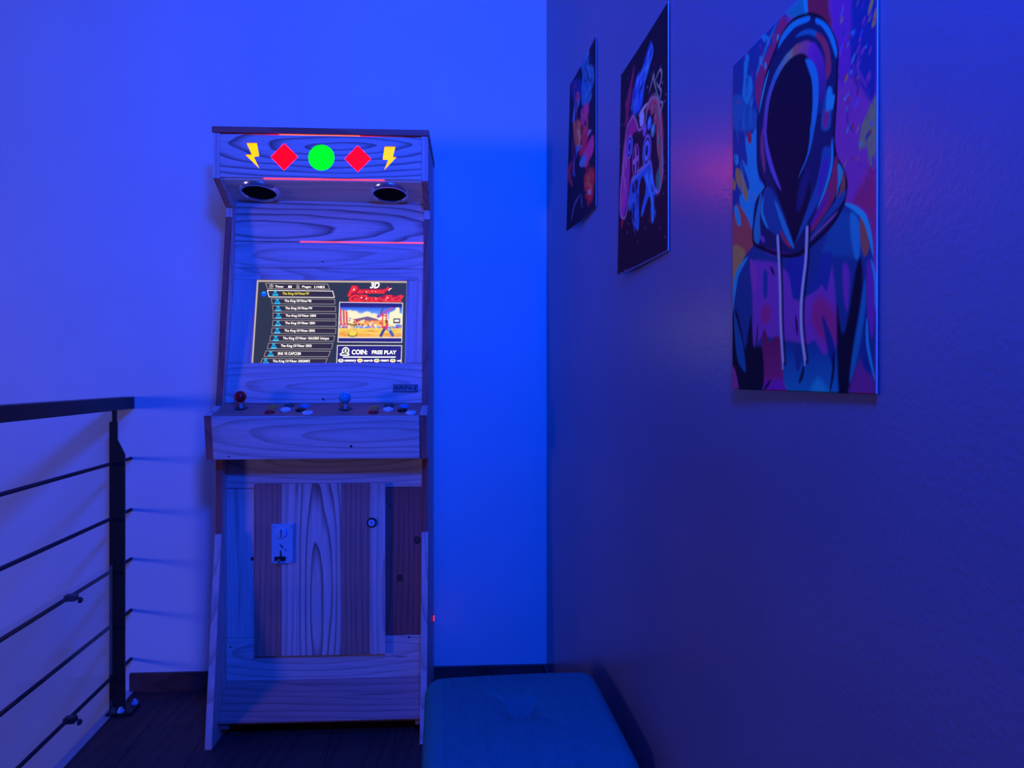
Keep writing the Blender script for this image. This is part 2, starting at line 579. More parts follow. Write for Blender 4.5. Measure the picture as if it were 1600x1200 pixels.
# --- side boards (each plane is several boards edge to edge)
for side in (0, 1):
    a0, a1 = (0.0, T) if side == 0 else (W - T, W)
    sp = prism('side_panel', [(0.0, 0.03), (BACKV, 0.0), (BACKV, 1.846), (0.13, 1.846), (0.13, 1.66), (0.092, 1.645), (0.092, 1.618), (0.089, 1.615), (0.0, 1.012)],
               a0, a1, ['pine_Z', 'cedar_Z'], cab, None, 'X', {7: 1, 8: 1})
    g = prism('foot_panel', [(-0.092, 0.0), (-0.001, 0.0), (-0.001, 0.618), (-0.008, 0.618)], a0, a1, ['pine_Z', 'pine_Z'], cab)
    c = prism('control_side_panel', [(-0.0775, 0.855), (-0.001, 0.855), (-0.001, 1.012), (-0.003, 1.013), (-0.0965, 0.9875)], a0 - 0.0005, a1 + 0.0005,
              ['pine_Y', 'cedar_Z'], cab, None, 'X', {4: 1})
    h = prism('hood_side_panel', [(-0.024, 1.7085), (0.088, 1.646), (0.129, 1.664), (0.129, 1.846), (-0.024, 1.846)], a0, a1, ['pine_Z', 'larch_Y'], cab, None, 'X', {0: 1})
# illuminated rocker switch on the right side board
sw = box('power_switch', W, W + 0.0025, 0.225, 0.245, 0.255, 0.280, 'button_black', cab, None, 0.0008)
rk = box('rocker', W + 0.0025, W + 0.0055, 0.228, 0.242, 0.259, 0.276, 'led_red', cab, None, 0.0008)
add_to(sw, rk); rk['label'] = 'glowing red rocker'
box('back_panel', T, W - T, BACKV - 0.012, BACKV, 0.05, 1.846, 'pine_Z', cab)
# --- top board
box('top_board', -0.003, W + 0.003, -0.027, BACKV, 1.8475, 1.866, 'cedar_X', cab)

# --- marquee board with cut-outs
def px_poly(pts, L):
    return [hit(x, y, L) for x, y in pts]
bolt_l = px_poly([(384.7, 223), (401.3, 223), (405, 244), (396.7, 245.3), (405.3, 263.3), (382.9, 241.3), (392.7, 240.7)], LMAR)
bolt_r = px_poly([(600.7, 228.7), (618, 228.7), (614, 244.7), (620, 245.3), (599.3, 266.7), (606, 250), (597.6, 249.3)], LMAR)
dia = [px_poly([(444 + dx, 245), (444, 245 - 21), (444 - dx, 245), (444, 245 + 21)], LMAR) for dx in (21,)] + \
      [px_poly([(559 + dx, 248), (559, 248 - 20.5), (559 - dx, 248), (559, 248 + 20.5)], LMAR) for dx in (20.5,)]
cc = hit(502, 246, LMAR); cr = abs(hit(522.5, 246, LMAR)[0] - cc[0])
circ = [(cc[0] + cr * math.cos(2 * math.pi * k / 40), cc[1] + cr * math.sin(2 * math.pi * k / 40)) for k in range(40)]
shapes = [('bolt_light', bolt_l, 'lit_yellow', 'glowing yellow lightning bolt'), ('diamond_light', dia[0], 'lit_red', 'glowing red diamond'),
          ('round_light', circ, 'lit_green', 'glowing green disc'), ('diamond_light', dia[1], 'lit_red', 'glowing red diamond'),
          ('bolt_light', bolt_r, 'lit_yellow', 'glowing yellow lightning bolt')]
mh = ll(LMAR)
cu = bpy.data.curves.new('m', 'CURVE'); cu.dimensions = '2D'; cu.fill_mode = 'BOTH'; cu.extrude = 0.0045
for pts in [[(T + 0.0005, 0.003), (W - T - 0.0005, 0.003), (W - T - 0.0005, mh - 0.003), (T + 0.0005, mh - 0.003)]] + [s[1] for s in shapes]:
    sp_ = cu.splines.new('POLY'); sp_.points.add(len(pts) - 1); sp_.use_cyclic_u = True
    for p, q in zip(sp_.points, pts):
        p.co = (q[0], q[1], 0, 1)
tmp = bpy.data.objects.new('m', cu)
me = bpy.data.meshes.new_from_object(tmp)
vs = [v.co.copy() - Vector((W / 2, 0, 0)) for v in me.vertices]; fs = [list(p.vertices) for p in me.polygons]
bpy.data.objects.remove(tmp); bpy.data.curves.remove(cu)
marq = obj_from('marquee_board', vs, fs, 'pine_bold_X', cab, frame(LMAR, -0.0045) @ Matrix.Translation((W / 2, 0, 0)), None, False, center=True)
for nm, pts, mt, lb in shapes:
    o = prism(nm, pts, -0.0125, -0.0065, mt, cab, frame(LMAR), 'Z')
    add_to(marq, o); o['label'] = lb
# LED strips glowing in the gaps above and below the marquee
a = hit(436, 211, LMAR)[0]; b_ = hit(562, 213, LMAR)[0]
o = box('led_strip', a, b_, mh - 0.0016, mh - 0.0004, -0.004, -0.0008, 'led_orange', cab, frame(LMAR), 0); add_to(marq, o)
a = hit(412, 280, LMAR)[0]; b_ = hit(600, 284, LMAR)[0]
o = box('led_strip', a, b_, 0.0006, 0.0020, -0.004, -0.0008, 'led_pink', cab, frame(LMAR), 0); add_to(marq, o)
o = box('hood_filler', T, W - T, 0.0, mh, -0.03, -0.022, 'pine_X', cab, frame(LMAR), 0)

# --- speaker board under the hood
spk = box('speaker_board', T, W - T, 0.0, ll(LSPK) - 0.004, -0.014, 0.0, 'underlit_wood_X', cab, frame(LSPK))
for (cx_, cy_, half) in ((405, 297, 32.0), (609.5, 302, 31.0)):
    c = hit(cx_, cy_, LSPK)
    r = abs(hit(cx_ + half, cy_, LSPK)[0] - c[0])
    Mx = frame(LSPK) @ Matrix.Translation((c[0], ll(LSPK) / 2 - 0.002, 0))
    s = lathe('speaker', [(0.0, 0.0045), (r * 0.35, 0.003), (r * 0.60, 0.0045), (r * 0.80, 0.006)], 'speaker_cloth', cab, Mx, 40)
    ring = lathe('speaker_ring', [(r * 0.79, 0.0), (r * 0.79, 0.007), (r * 0.83, 0.011), (r * 0.90, 0.0105), (r * 0.97, 0.006), (r, 0.0)], 'chrome', cab, Mx, 48)
    add_to(s, ring)
    for q in range(4):
        an = math.pi / 4 + q * math.pi / 2
        sc = lathe('screw', [(0.0, 0.0122), (0.0022, 0.0118), (0.003, 0.0095)], 'chrome', cab, Mx @ Matrix.Translation((r * 0.9 * math.cos(an), r * 0.9 * math.sin(an), 0)), 10)
        add_to(s, sc)

# --- upper fascia boards
hu = ll(LUP)
def s_at(px, py, L):
    return hit(px, py, L)[1]
s378 = s_at(500, 378, LUP); s419 = s_at(500, 419.5, LUP)
box('fascia_board', T, W - T, s378 + 0.001, hu - 0.002, -0.018, 0.0, 'pine_bold_X', cab, frame(LUP))
box('fascia_board', T, W - T, s419 + 0.0008, s378 - 0.0012, -0.018, 0.0, 'pine_X', cab, frame(LUP))
a = hit(469, 378, LUP)[0]
box('led_strip', a, W - T - 0.001, s378 - 0.0014, s378 + 0.0012, -0.004, 0.0004, 'led_pink', cab, frame(LUP), 0)
box('fascia_rail', T, W - T, 0.0, s419 - 0.0004, -0.018, 0.0008, 'pine_X', cab, frame(LUP))
# --- screen surround
TL = hit(401, 437, LSCR); BR = hit(632.5, 567, LSCR); TR = hit(636, 437, LSCR)
su0, su1 = TL[0], (TR[0] + BR[0]) / 2
st1 = TL[1]; sb1 = s_at(500, 567, LSCR)
hs = ll(LSCR)
box('screen_surround_rail', T, W - T, st1, hs + 0.002, -0.018, 0.0, 'pine_X', cab, frame(LSCR))
box('screen_surround_stile', T, su0, sb1 + 0.0005, st1 - 0.0005, -0.018, 0.0, 'pine_Y', cab, frame(LSCR))
box('screen_surround_stile', su1, W - T, sb1 + 0.0005, st1 - 0.0005, -0.018, 0.0, 'pine_Y', cab, frame(LSCR))
box('lower_fascia_board', T, W - T, 0.0, sb1, -0.018, 0.0, 'pine_X', cab, frame(LSCR))
# badge
bp0 = hit(614, 613, LSCR); bp1 = hit(653, 601, LSCR)
bd = box('name_badge', bp0[0], bp1[0], bp0[1], bp1[1], 0.0, 0.0035, 'badge_grey', cab, frame(LSCR), 0.0006)
fl = Flat()
fl.ring([(bp0[0] + .0012, bp0[1] + .0012), (bp1[0] - .0012, bp0[1] + .0012), (bp1[0] - .0012, bp1[1] - .0012), (bp0[0] + .0012, bp1[1] - .0012)], 0.0012, 0.0039, 'badge_ink')
wtx = bp1[0] - bp0[0]; htx = bp1[1] - bp0[1]
fl.text('SAN-J', bp0[0] + wtx * .07, bp1[0] - wtx * .07, bp0[1] + htx * .25, bp1[1] - htx * .22, 0.0039, 'badge_ink', 0.02)
o = fl.build('lettering', cab, frame(LSCR)); add_to(bd, o); o['label'] = 'dark engraved letters SAN-J'

# --- monitor
DEEP = 0.017
MS = frame(LSCR, -DEEP)
(v1, z1), (v2, z2) = LSCR
ln_ = math.hypot(v2 - v1, z2 - z1); nv_, nz_ = -(z2 - z1) / ln_, (v2 - v1) / ln_
LS2 = ((v1 - nv_ * DEEP, z1 - nz_ * DEEP), (v2 - nv_ * DEEP, z2 - nz_ * DEEP))
def sp(px, py):
    return hit(px, py, LS2)
scr = box('monitor_screen', su0 - 0.01, su1 + 0.01, sb1 - 0.02, st1 + 0.012, -0.012, 0.0, 'scr_back', cab, MS, 0)
scr['label'] = 'lit monitor showing a game selection menu'
# glowing strips painting the screen's light onto the wood edges of the opening
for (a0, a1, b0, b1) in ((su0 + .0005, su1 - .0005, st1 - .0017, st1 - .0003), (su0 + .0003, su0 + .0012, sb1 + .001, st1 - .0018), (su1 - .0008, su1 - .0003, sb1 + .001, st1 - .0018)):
    o = box('painted_glow_strip', a0, a1, b0, b1, .001, .0125, 'painted_edge_glow', cab, MS, 0); add_to(scr, o)
K1 = 1600 / 130.0; K2 = 1600 / 120.0
def za(x, y): return (395 + x / K1, 430 + y / K1)
def zb(x, y): return (395 + x / K1, 500 + y / K1)
def zc(x, y): return (520 + x / K2, 430 + y / K2)
def zd(x, y): return (520 + x / K2, 500 + y / K2)
def box_txt(fl, s, x0, x1, y0, y1, z, mat, off=0.004, shear=0.0):
    """text into the pixel box x0..x1, y0 (top)..y1"""
    ym = (y0 + y1) / 2; xm = (x0 + x1) / 2
    fl.text(s, sp(x0, ym)[0], sp(x1, ym)[0], sp(xm, y1)[1], sp(xm, y0)[1], z, mat, off, shear)
def row(name, corners, conv, thick, txt, tbox, tmat, icon=True, lmat='scr_line'):
    fl = Flat()
    pts = [sp(*conv(*c)) for c in corners]
    fl.poly(pts, 0.0003, 'scr_row')
    fl.ring(pts, thick, 0.0005, lmat)
    x0, y0 = conv(tbox[0], tbox[2]); x1, y1 = conv(tbox[1], tbox[3])
    box_txt(fl, txt, x0, x1, y0, y1, 0.0007, tmat)
    if icon:
        ix = tbox[0] - 137; iy = corners[0][1]
        def q(x, y): return sp(*conv(x, y))
        for sg in (1, -1):
            fl.poly([q(ix - 42 * sg, iy + 4), q(ix - 20 * sg, iy + 4), q(ix + 42 * sg, iy + 62), q(ix + 20 * sg, iy + 62)], 0.0006 + 0.00005 * sg, 'scr_cyan')
        fl.poly([q(ix - 50, iy + 76), q(ix + 58, iy + 76), q(ix + 54, iy + 104), q(ix - 60, iy + 104)], 0.0007, 'scr_cyan')
    o = fl.build(name, cab, MS); add_to(scr, o)
    return o
rows = [
 ([(275, 290), (1540, 302), (1575, 433), (310, 422)], za, 0.0014, "The King Of Fihter'97", (570, 1085, 330, 390), 'scr_yellow'),
 ([(350, 450), (1580, 460), (1582, 560), (372, 552)], za, 0.0011, "The King Of Fihter'98", (610, 1125, 472, 532), 'scr_white'),
 ([(375, 585), (1595, 598), (1597, 700), (390, 695)], za, 0.0011, "The King Of Fihter'99", (625, 1140, 612, 672), 'scr_white'),
 ([(380, 725), (1605, 740), (1605, 846), (390, 838)], za, 0.0011, "The King Of Fihter 2000", (632, 1215, 757, 815), 'scr_white'),
 ([(385, 8), (1605, 15), (1605, 125), (375, 118)], zb, 0.0011, "The King Of Fihter 2001", (622, 1195, 37, 97), 'scr_white'),
 ([(370, 150), (1603, 158), (1595, 265), (355, 262)], zb, 0.0011, "The King Of Fihter 2002", (608, 1195, 182, 242), 'scr_white'),
 ([(340, 298), (1580, 305), (1555, 415), (322, 408)], zb, 0.0011, "The King Of Fihter 10th2005 Unique", (580, 1465, 328, 390), 'scr_white'),
 ([(300, 442), (1548, 450), (1515, 562), (275, 555)], zb, 0.0011, "The King Of Fihter 2003", (540, 1130, 472, 536), 'scr_white'),
 ([(250, 590), (1497, 597), (1455, 710), (212, 705)], zb, 0.0012, "SNK VS CAPCOM", (482, 920, 620, 674), 'scr_white'),
 ([(190, 737), (1440, 742), (1390, 850), (140, 845)], zb, 0.0012, "The King Of Fihter 2002MP2", (385, 1100, 768, 828), 'scr_white')]
for i, r in enumerate(rows):
    row('menu_row', *r, lmat='scr_white' if i == 0 else 'scr_line')
hd = Flat()
pts = [sp(*za(*c)) for c in [(240, 155), (1440, 170), (1490, 275), (285, 265)]]
hd.poly(pts, 0.0003, 'scr_row'); hd.ring(pts, 0.0014, 0.0005, 'scr_line')
def ztxt(fl, conv, s, x0, x1, y0, y1, mat, off=0.004, z=0.0007, shear=0.0):
    a = conv(x0, y0); b = conv(x1, y1)
    box_txt(fl, s, a[0], b[0], a[1], b[1], z, mat, off, shear)
ztxt(hd, za, 'Time:', 430, 590, 198, 240, 'scr_white'); ztxt(hd, za, '03', 680, 750, 202, 245, 'scr_white', 0.03)
ztxt(hd, za, 'Page:', 950, 1125, 205, 252, 'scr_white'); ztxt(hd, za, '1/483', 1185, 1380, 205, 250, 'scr_white')
c = sp(*za(355, 212)); hd.disc(c, 0.0068, 0.0006, 'scr_line'); hd.disc(c, 0.0048, 0.0007, 'scr_row')
hd.poly([(c[0] - .0006, c[1] - .0005), (c[0] + .0006, c[1] - .0005), (c[0] + .0006, c[1] + .0035), (c[0] - .0006, c[1] + .0035)], 0.0008, 'scr_white')
hd.poly([(c[0] - .0006, c[1] - .0008), (c[0] + .003, c[1] - .0008), (c[0] + .003, c[1] + .0004), (c[0] - .0006, c[1] + .0004)], 0.0009, 'scr_white')
c = sp(*za(870, 217))
pg = [(c[0] - .0045, c[1] - .006), (c[0] + .0045, c[1] - .006), (c[0] + .0045, c[1] + .003), (c[0] + .0015, c[1] + .006), (c[0] - .0045, c[1] + .006)]
hd.ring(pg, 0.0014, 0.0006, 'scr_line'); hd.disc((c[0] + .0003, c[1] - .001), .002, .0006, 'scr_line')
o = hd.build('menu_header', cab, MS); add_to(scr, o)
bl = Flat(); c = sp(412.5, 459.4); bl.disc(c, 0.0090, 0.0004, 'scr_ball'); bl.disc((c[0] - .001, c[1] + .005), 0.0042, 0.0006, 'scr_cyan', ry=.0022)
o = bl.build('cursor_ball', cab, MS); add_to(scr, o)
# game logo
lg = Flat()
ztxt(lg, zc, '3D', 778, 975, 150, 275, 'scr_white', 0.03, shear=0.25)
lg.poly([sp(*zc(*p)) for p in [(285, 440), (390, 215), (520, 215), (560, 290), (1090, 285), (1170, 230), (1130, 340), (1060, 385), (520, 385), (400, 420)]], 0.0003, 'scr_darkred')
lg.poly([sp(*zc(*p)) for p in [(320, 560), (390, 405), (720, 405), (760, 470), (1000, 470), (1060, 405), (1260, 430), (1480, 415), (1400, 560), (900, 575)]], 0.00035, 'scr_darkred')
ztxt(lg, zc, 'P', 310, 510, 225, 445, 'scr_red', 0.05, shear=0.45)
ztxt(lg, zc, 'aramat', 510, 1110, 285, 385, 'scr_red', 0.045, shear=0.35)
lg.poly([sp(*zc(*p)) for p in [(1080, 340), (1150, 235), (1180, 280), (1240, 262), (1165, 345), (1170, 300)]], 0.0008, 'scr_red')
lg.poly([sp(*zc(*p)) for p in [(1160, 335), (1175, 290), (1240, 265), (1190, 300)]], 0.001, 'scr_white')
ztxt(lg, zc, 'GDnx-Ex2', 330, 1470, 410, 560, 'scr_red', 0.05, shear=0.4, z=0.0008)
for (x, y, w_) in ((440, 300, 16), (700, 350, 10), (820, 340, 8), (890, 345, 8), (600, 470, 14), (700, 490, 12), (900, 490, 9), (1140, 470, 13), (1110, 515, 8)):
    lg.poly([sp(*zc(x - w_, y + w_)), sp(*zc(x + w_ * .3, y + w_)), sp(*zc(x + w_, y - w_)), sp(*zc(x - w_ * .2, y - w_))], 0.0011, 'scr_white')
o = lg.build('game_logo', cab, MS); add_to(scr, o); o['label'] = 'red slanted game title lettering'
# preview frame
pf = Flat()
pts = [sp(*p) for p in [zc(140, 560), zc(1460, 578), zd(1440, 470), zd(103, 462)]]
pf.poly(pts, 0.0003, 'scr_blue'); pf.ring(pts, 0.0012, 0.0004, 'scr_white')
o = pf.build('preview_frame', cab, MS); add_to(scr, o)
# coin box
cb = Flat()
pts = [sp(*zd(*p)) for p in [(93, 527), (1440, 532), (1427, 930), (75, 930)]]
cb.poly(pts, 0.0003, 'scr_blue'); cb.ring(pts, 0.0012, 0.0005, 'scr_white')
ztxt(cb, zd, 'COIN:', 395, 720, 620, 718, 'scr_white', 0.025); ztxt(cb, zd, 'FREE PLAY', 815, 1325, 635, 712, 'scr_white', 0.025)
cb.poly([sp(*zd(*p)) for p in [(215, 762), (1310, 762), (1310, 782), (215, 782)]], 0.0005, 'scr_white')
c = sp(*zd(268, 640)); cb.disc(c, .0115, .0005, 'scr_white'); cb.disc(c, .0085, .0007, 'scr_grey')
cb.poly([sp(*zd(*p)) for p in [(140, 715), (205, 665), (330, 690), (350, 715), (330, 745), (170, 745)]], .0006, 'scr_white')
cb.poly([sp(*zd(*p)) for p in [(160, 715), (210, 685), (320, 705), (325, 728), (180, 728)]], .0008, 'scr_grey')
cb.text('1', c[0] - .0022, c[0] + .0022, c[1] - .005, c[1] + .005, .0009, 'scr_white', .04)
for x, m1 in ((170, 'scr_line'), (565, 'scr_yellow'), (915, 'scr_green'), (1250, 'scr_green')):
    c = sp(*zd(x, 845)); cb.disc(c, .0088, .0006, 'scr_white', ry=.0058); cb.disc((c[0], c[1] + .0004), .0070, .0007, 'scr_line' if x < 200 else 'scr_orange', ry=.0042)
    cb.disc((c[0], c[1] + .0035), .0038, .0008, m1, ry=.0026)
ztxt(cb, zd, 'category', 245, 485, 818, 885, 'scr_white', .02); ztxt(cb, zd, 'search', 645, 830, 818, 868, 'scr_white', .02)
ztxt(cb, zd, 'resort', 1000, 1165, 818, 868, 'scr_white', .02); ztxt(cb, zd, 'vol', 1335, 1410, 825, 868, 'scr_white', .02)
o = cb.build('coin_display', cab, MS); add_to(scr, o)

# ------------------------------------------------------------------ painted prints (vertex colours of flat printed sheets)
class Paint:
    def __init__(self, w, h, base):
        self.w, self.h = w, h
        self.a = np.zeros((h, w, 3)); self.a[:] = base
        yy, xx = np.mgrid[0:h, 0:w]
        self.x = (xx + 0.5) / w; self.y = (yy + 0.5) / h
        self.asp = h / w
    def _win(self, pts, pad):
        xs = [p[0] for p in pts]; ys = [p[1] for p in pts]
        x0 = max(0, int((min(xs) - pad) * self.w)); x1 = min(self.w, int((max(xs) + pad) * self.w) + 2)
        y0 = max(0, int((min(ys) - pad) * self.h)); y1 = min(self.h, int((max(ys) + pad) * self.h) + 2)
        return x0, x1, y0, y1
    @staticmethod
    def smooth(pts, closed=True, k=5):
        n = len(pts); out = []
        rng = range(n) if closed else range(n - 1)
        for i in rng:
            p0 = pts[(i - 1) % n] if closed or i > 0 else pts[0]
            p1 = pts[i]; p2 = pts[(i + 1) % n]
            p3 = pts[(i + 2) % n] if closed or i + 2 < n else pts[-1]
            for j in range(k):
                t = j / k
                out.append(tuple(0.5 * (2 * p1[d] + (p2[d] - p0[d]) * t + (2 * p0[d] - 5 * p1[d] + 4 * p2[d] - p3[d]) * t * t + (3 * p1[d] - p0[d] - 3 * p2[d] + p3[d]) * t ** 3) for d in (0, 1)))
        if not closed: out.append(tuple(pts[-1]))
        return out
    def _dist(self, pts, X, Y, closed):
        d2 = np.full(X.shape, 1e9); ins = np.zeros(X.shape, bool); par = np.zeros(X.shape)
        n = len(pts); m = n if closed else n - 1
        A = self.asp
        for i in range(m):
            x1, y1 = pts[i][0], pts[i][1] * A; x2, y2 = pts[(i + 1) % n][0], pts[(i + 1) % n][1] * A
            dx, dy = x2 - x1, y2 - y1; l2 = dx * dx + dy * dy + 1e-12
            t = np.clip(((X - x1) * dx + (Y - y1) * dy) / l2, 0, 1)
            q = (X - x1 - t * dx) ** 2 + (Y - y1 - t * dy) ** 2
            upd = q < d2; d2 = np.where(upd, q, d2); par = np.where(upd, (i + t) / m, par)
            if closed:
                c = (y1 > Y) != (y2 > Y)
                if dy != 0:
                    ins ^= c & (X < (x2 - x1) * (Y - y1) / dy + x1)
        return np.sqrt(d2), ins, par
    def poly(self, pts, col, soft=1.0, alpha=1.0, curve=True, col2=None, axis=1):
        if curve: pts = self.smooth(pts)
        s = soft / self.w
        x0, x1, y0, y1 = self._win(pts, s * 2)
        if x1 <= x0 or y1 <= y0: return
        X = self.x[y0:y1, x0:x1]; Y = self.y[y0:y1, x0:x1] * self.asp
        d, ins, _ = self._dist(pts, X, Y, True)
        sd = np.where(ins, d, -d)
        a = np.clip(sd / s + 0.5, 0, 1)[..., None] * alpha
        c = np.array(col, float)
        if col2 is not None:
            lo = min(p[axis] for p in pts); hi = max(p[axis] for p in pts)
            t = (((Y / self.asp) if axis == 1 else X) - lo) / (hi - lo + 1e-9)
            t = np.clip(t, 0, 1)[..., None]
            c = c * (1 - t) + np.array(col2) * t
        self.a[y0:y1, x0:x1] = self.a[y0:y1, x0:x1] * (1 - a) + c * a
    def stroke(self, pts, w, col, alpha=1.0, curve=True, taper=False, soft=1.0, col2=None):
        """w in canvas widths"""
        if curve and len(pts) > 2: pts = self.smooth(pts, False)
        s = soft / self.w
        x0, x1, y0, y1 = self._win(pts, w + s * 2)
        if x1 <= x0 or y1 <= y0: return
        X = self.x[y0:y1, x0:x1]; Y = self.y[y0:y1, x0:x1] * self.asp
        d, _, par = self._dist(pts, X, Y, False)
        ww = w / 2 * (np.sin(np.pi * np.clip(par, 0.02, 0.98)) ** 0.6 if taper else 1.0)
        a = np.clip((ww - d) / s + 0.5, 0, 1)[..., None] * alpha
        c = np.array(col, float)
        if col2 is not None:
            c = c * (1 - par[..., None]) + np.array(col2) * par[..., None]
        self.a[y0:y1, x0:x1] = self.a[y0:y1, x0:x1] * (1 - a) + c * a
    def ell(self, c, rx, ry, col, soft=1.0, alpha=1.0):
        self.poly([(c[0] + rx * math.cos(t * math.pi / 8), c[1] + ry * math.sin(t * math.pi / 8)) for t in range(16)], col, soft, alpha)

def print_sheet(name, P, sx, sy, mat, parent=None, M=None, bow=None, thick=0.0):
    """grid mesh in its own XY plane carrying the print as vertex colours"""
    w, h = P.w, P.h
    xs = np.linspace(0, sx, w); ys = np.linspace(sy, 0, h)
    X, Y = np.meshgrid(xs, ys)
    Z = bow(X / sx, 1 - Y / sy) if bow else np.zeros_like(X)
    co = np.stack([X, Y, Z], -1).reshape(-1, 3)
    idx = np.arange(w * h).reshape(h, w)
    fs = np.stack([idx[1:, :-1], idx[1:, 1:], idx[:-1, 1:], idx[:-1, :-1]], -1).reshape(-1, 4)
    nv = len(co)
    faces = fs; mi = np.zeros(len(fs), int)
    colr = P.a.reshape(-1, 3)
    if thick > 0:                                   # back and edges of the paper
        bc = co.copy(); bc[:, 2] -= thick
        per = np.concatenate([idx[0, :], idx[1:, -1], idx[-1, -2::-1], idx[-2:0:-1, 0]])
        nx = np.roll(per, -1)
        side = np.stack([per, nx, nx + nv, per + nv], -1)
        co = np.concatenate([co, bc]); colr = np.concatenate([colr, np.full((nv, 3), 0.7)])
        faces = np.concatenate([fs, fs[:, ::-1] + nv, side]); mi = np.concatenate([mi, np.ones(len(fs) + len(side), int)])
    me = bpy.data.meshes.new(name)
    me.vertices.add(len(co)); me.vertices.foreach_set('co', co.ravel())
    me.loops.add(faces.size); me.loops.foreach_set('vertex_index', faces.ravel().astype(np.int32))
    me.polygons.add(len(faces)); me.polygons.foreach_set('loop_start', np.arange(0, faces.size, 4, dtype=np.int32))
    me.materials.append(MATS[mat]); me.materials.append(MATS['poster_paper'])
    me.polygons.foreach_set('material_index', mi.astype(np.int32))
    me.update(calc_edges=True); me.validate()
    at = me.attributes.new('print', 'FLOAT_COLOR', 'POINT')
    rgba = np.ones((len(co), 4)); rgba[:, :3] = np.clip(colr, 0, 1.5)
    at.data.foreach_set('color', rgba.ravel())
    o = bpy.data.objects.new(name, me)
    link(o, parent)
    if M is not None: o.matrix_basis = M
    return o

# game preview picture: a sunny street stage with a sparring figure
rng = random.Random(3)
G = Paint(130, 66, (0.10, 0.25, 0.95))
G.poly([(0, 0), (1, 0), (1, .3), (0, .3)], (0.03, 0.10, 0.85), 1, 1, False, (0.2, 0.5, 1.0))
for x, y, r in ((.16, .22, .07), (.24, .26, .08), (.34, .32, .07), (.44, .28, .08), (.55, .32, .07), (.64, .36, .06), (.72, .30, .06)):
    G.ell((x, y), r, r * 1.7, (1.0, 0.92, 0.62), 3)
G.poly([(.12, .38), (.9, .38), (.9, .62), (.12, .62)], (1.0, 0.86, 0.5), 2, 1, False)
G.poly([(.22, .40), (.45, .30), (.60, .38), (.66, .46), (.28, .46)], (0.20, 0.12, 0.25), 1.5, 1, False)
G.poly([(.26, .44), (.75, .42), (.80, .60), (.22, .60)], (0.95, 0.20, 0.08), 2, 1, False, (1.0, .55, .1))
for k in range(90):
    x = rng.uniform(0, 1); y = rng.uniform(.42, .68)
    G.ell((x, y), rng.uniform(.008, .02), rng.uniform(.015, .05), rng.choice([(.5, .03, .08), (1, .8, .3), (.9, .3, .3), (.12, .06, .2), (1, .95, .7), (.8, .5, .1)]), 1)
for x in (.02, .07, .115):
    G.stroke([(x, .05 + x), (x + .02, .55)], .03, (.75, .08, .06)); G.stroke([(x + .025, .12), (x + .035, .5)], .016, (1, .85, .55))
G.poly([(.80, .18), (.88, .10), (.90, 0), (.95, 0), (.96, .2), (1, .2), (1, .55), (.78, .55)], (.98, .95, .62), 1.5, 1, False)
G.poly([(.86, .36), (.97, .36), (.97, .52), (.86, .52)], (.07, .05, .12), 1, 1, False); G.poly([(.88, .40), (.95, .40), (.95, .47), (.88, .47)], (.95, .98, .85), 1, 1, False)
G.stroke([(.62, .30), (.84, .02)], .05, (.35, .12, .6), 1, False); G.stroke([(.66, .18), (.70, .02)], .03, (.10, .10, .35), 1, False)
G.stroke([(.69, .22), (.69, .75)], .02, (.75, .06, .05)); G.stroke([(.745, .22), (.745, .6)], .02, (.75, .06, .05)); G.stroke([(.68, .28), (.76, .28)], .02, (.85, .1, .05))
G.poly([(0, .68), (1, .68), (1, .97), (0, .97)], (1.0, .72, .10), 1.5, 1, False, (1.0, .36, .05))
for k in range(60):
    x = rng.uniform(0, 1); y = rng.uniform(.72, .95); l = rng.uniform(.03, .12)
    G.stroke([(x, y), (x + l, y + rng.uniform(-.02, .02))], .012, rng.choice([(.85, .25, .04), (1, .85, .25), (.7, .3, .05), (1, .55, .1)]), .8, False)
G.poly([(0, .955), (1, .955), (1, 1), (0, 1)], (1, .85, .6), 1, 1, False)
G.ell((.225, .86), .075, .10, (.12, .09, .03), 1.2); G.ell((.225, .84), .065, .085, (.95, .72, .08), 1.5); G.stroke([(.20, .60), (.22, .72)], .05, (.9, .6, .2)); G.stroke([(.16, .55), (.27, .60)], .03, (.3, .2, .05))
G.stroke([(.74, .66), (.70, .78), (.67, .92)], .045, (.05, .07, .30)); G.stroke([(.76, .66), (.81, .76), (.855, .90)], .05, (.06, .12, .45)); G.stroke([(.77, .66), (.80, .74)], .025, (.45, .75, 1))
G.stroke([(.75, .50), (.75, .66)], .06, (.75, .05, .12)); G.stroke([(.71, .46), (.73, .58)], .03, (.95, .7, .1)); G.ell((.755, .46), .022, .05, (.25, .08, .05), 1)
tlp = sp(530.8, 480); brp = sp(627.4, 528.5)
o = print_sheet('game_preview', G, brp[0] - tlp[0], tlp[1] - brp[1], 'game_print', cab, MS @ Matrix.Translation((tlp[0], brp[1], 0.0006)))
add_to(scr, o); o['label'] = 'small bright picture of a sunny street stage'

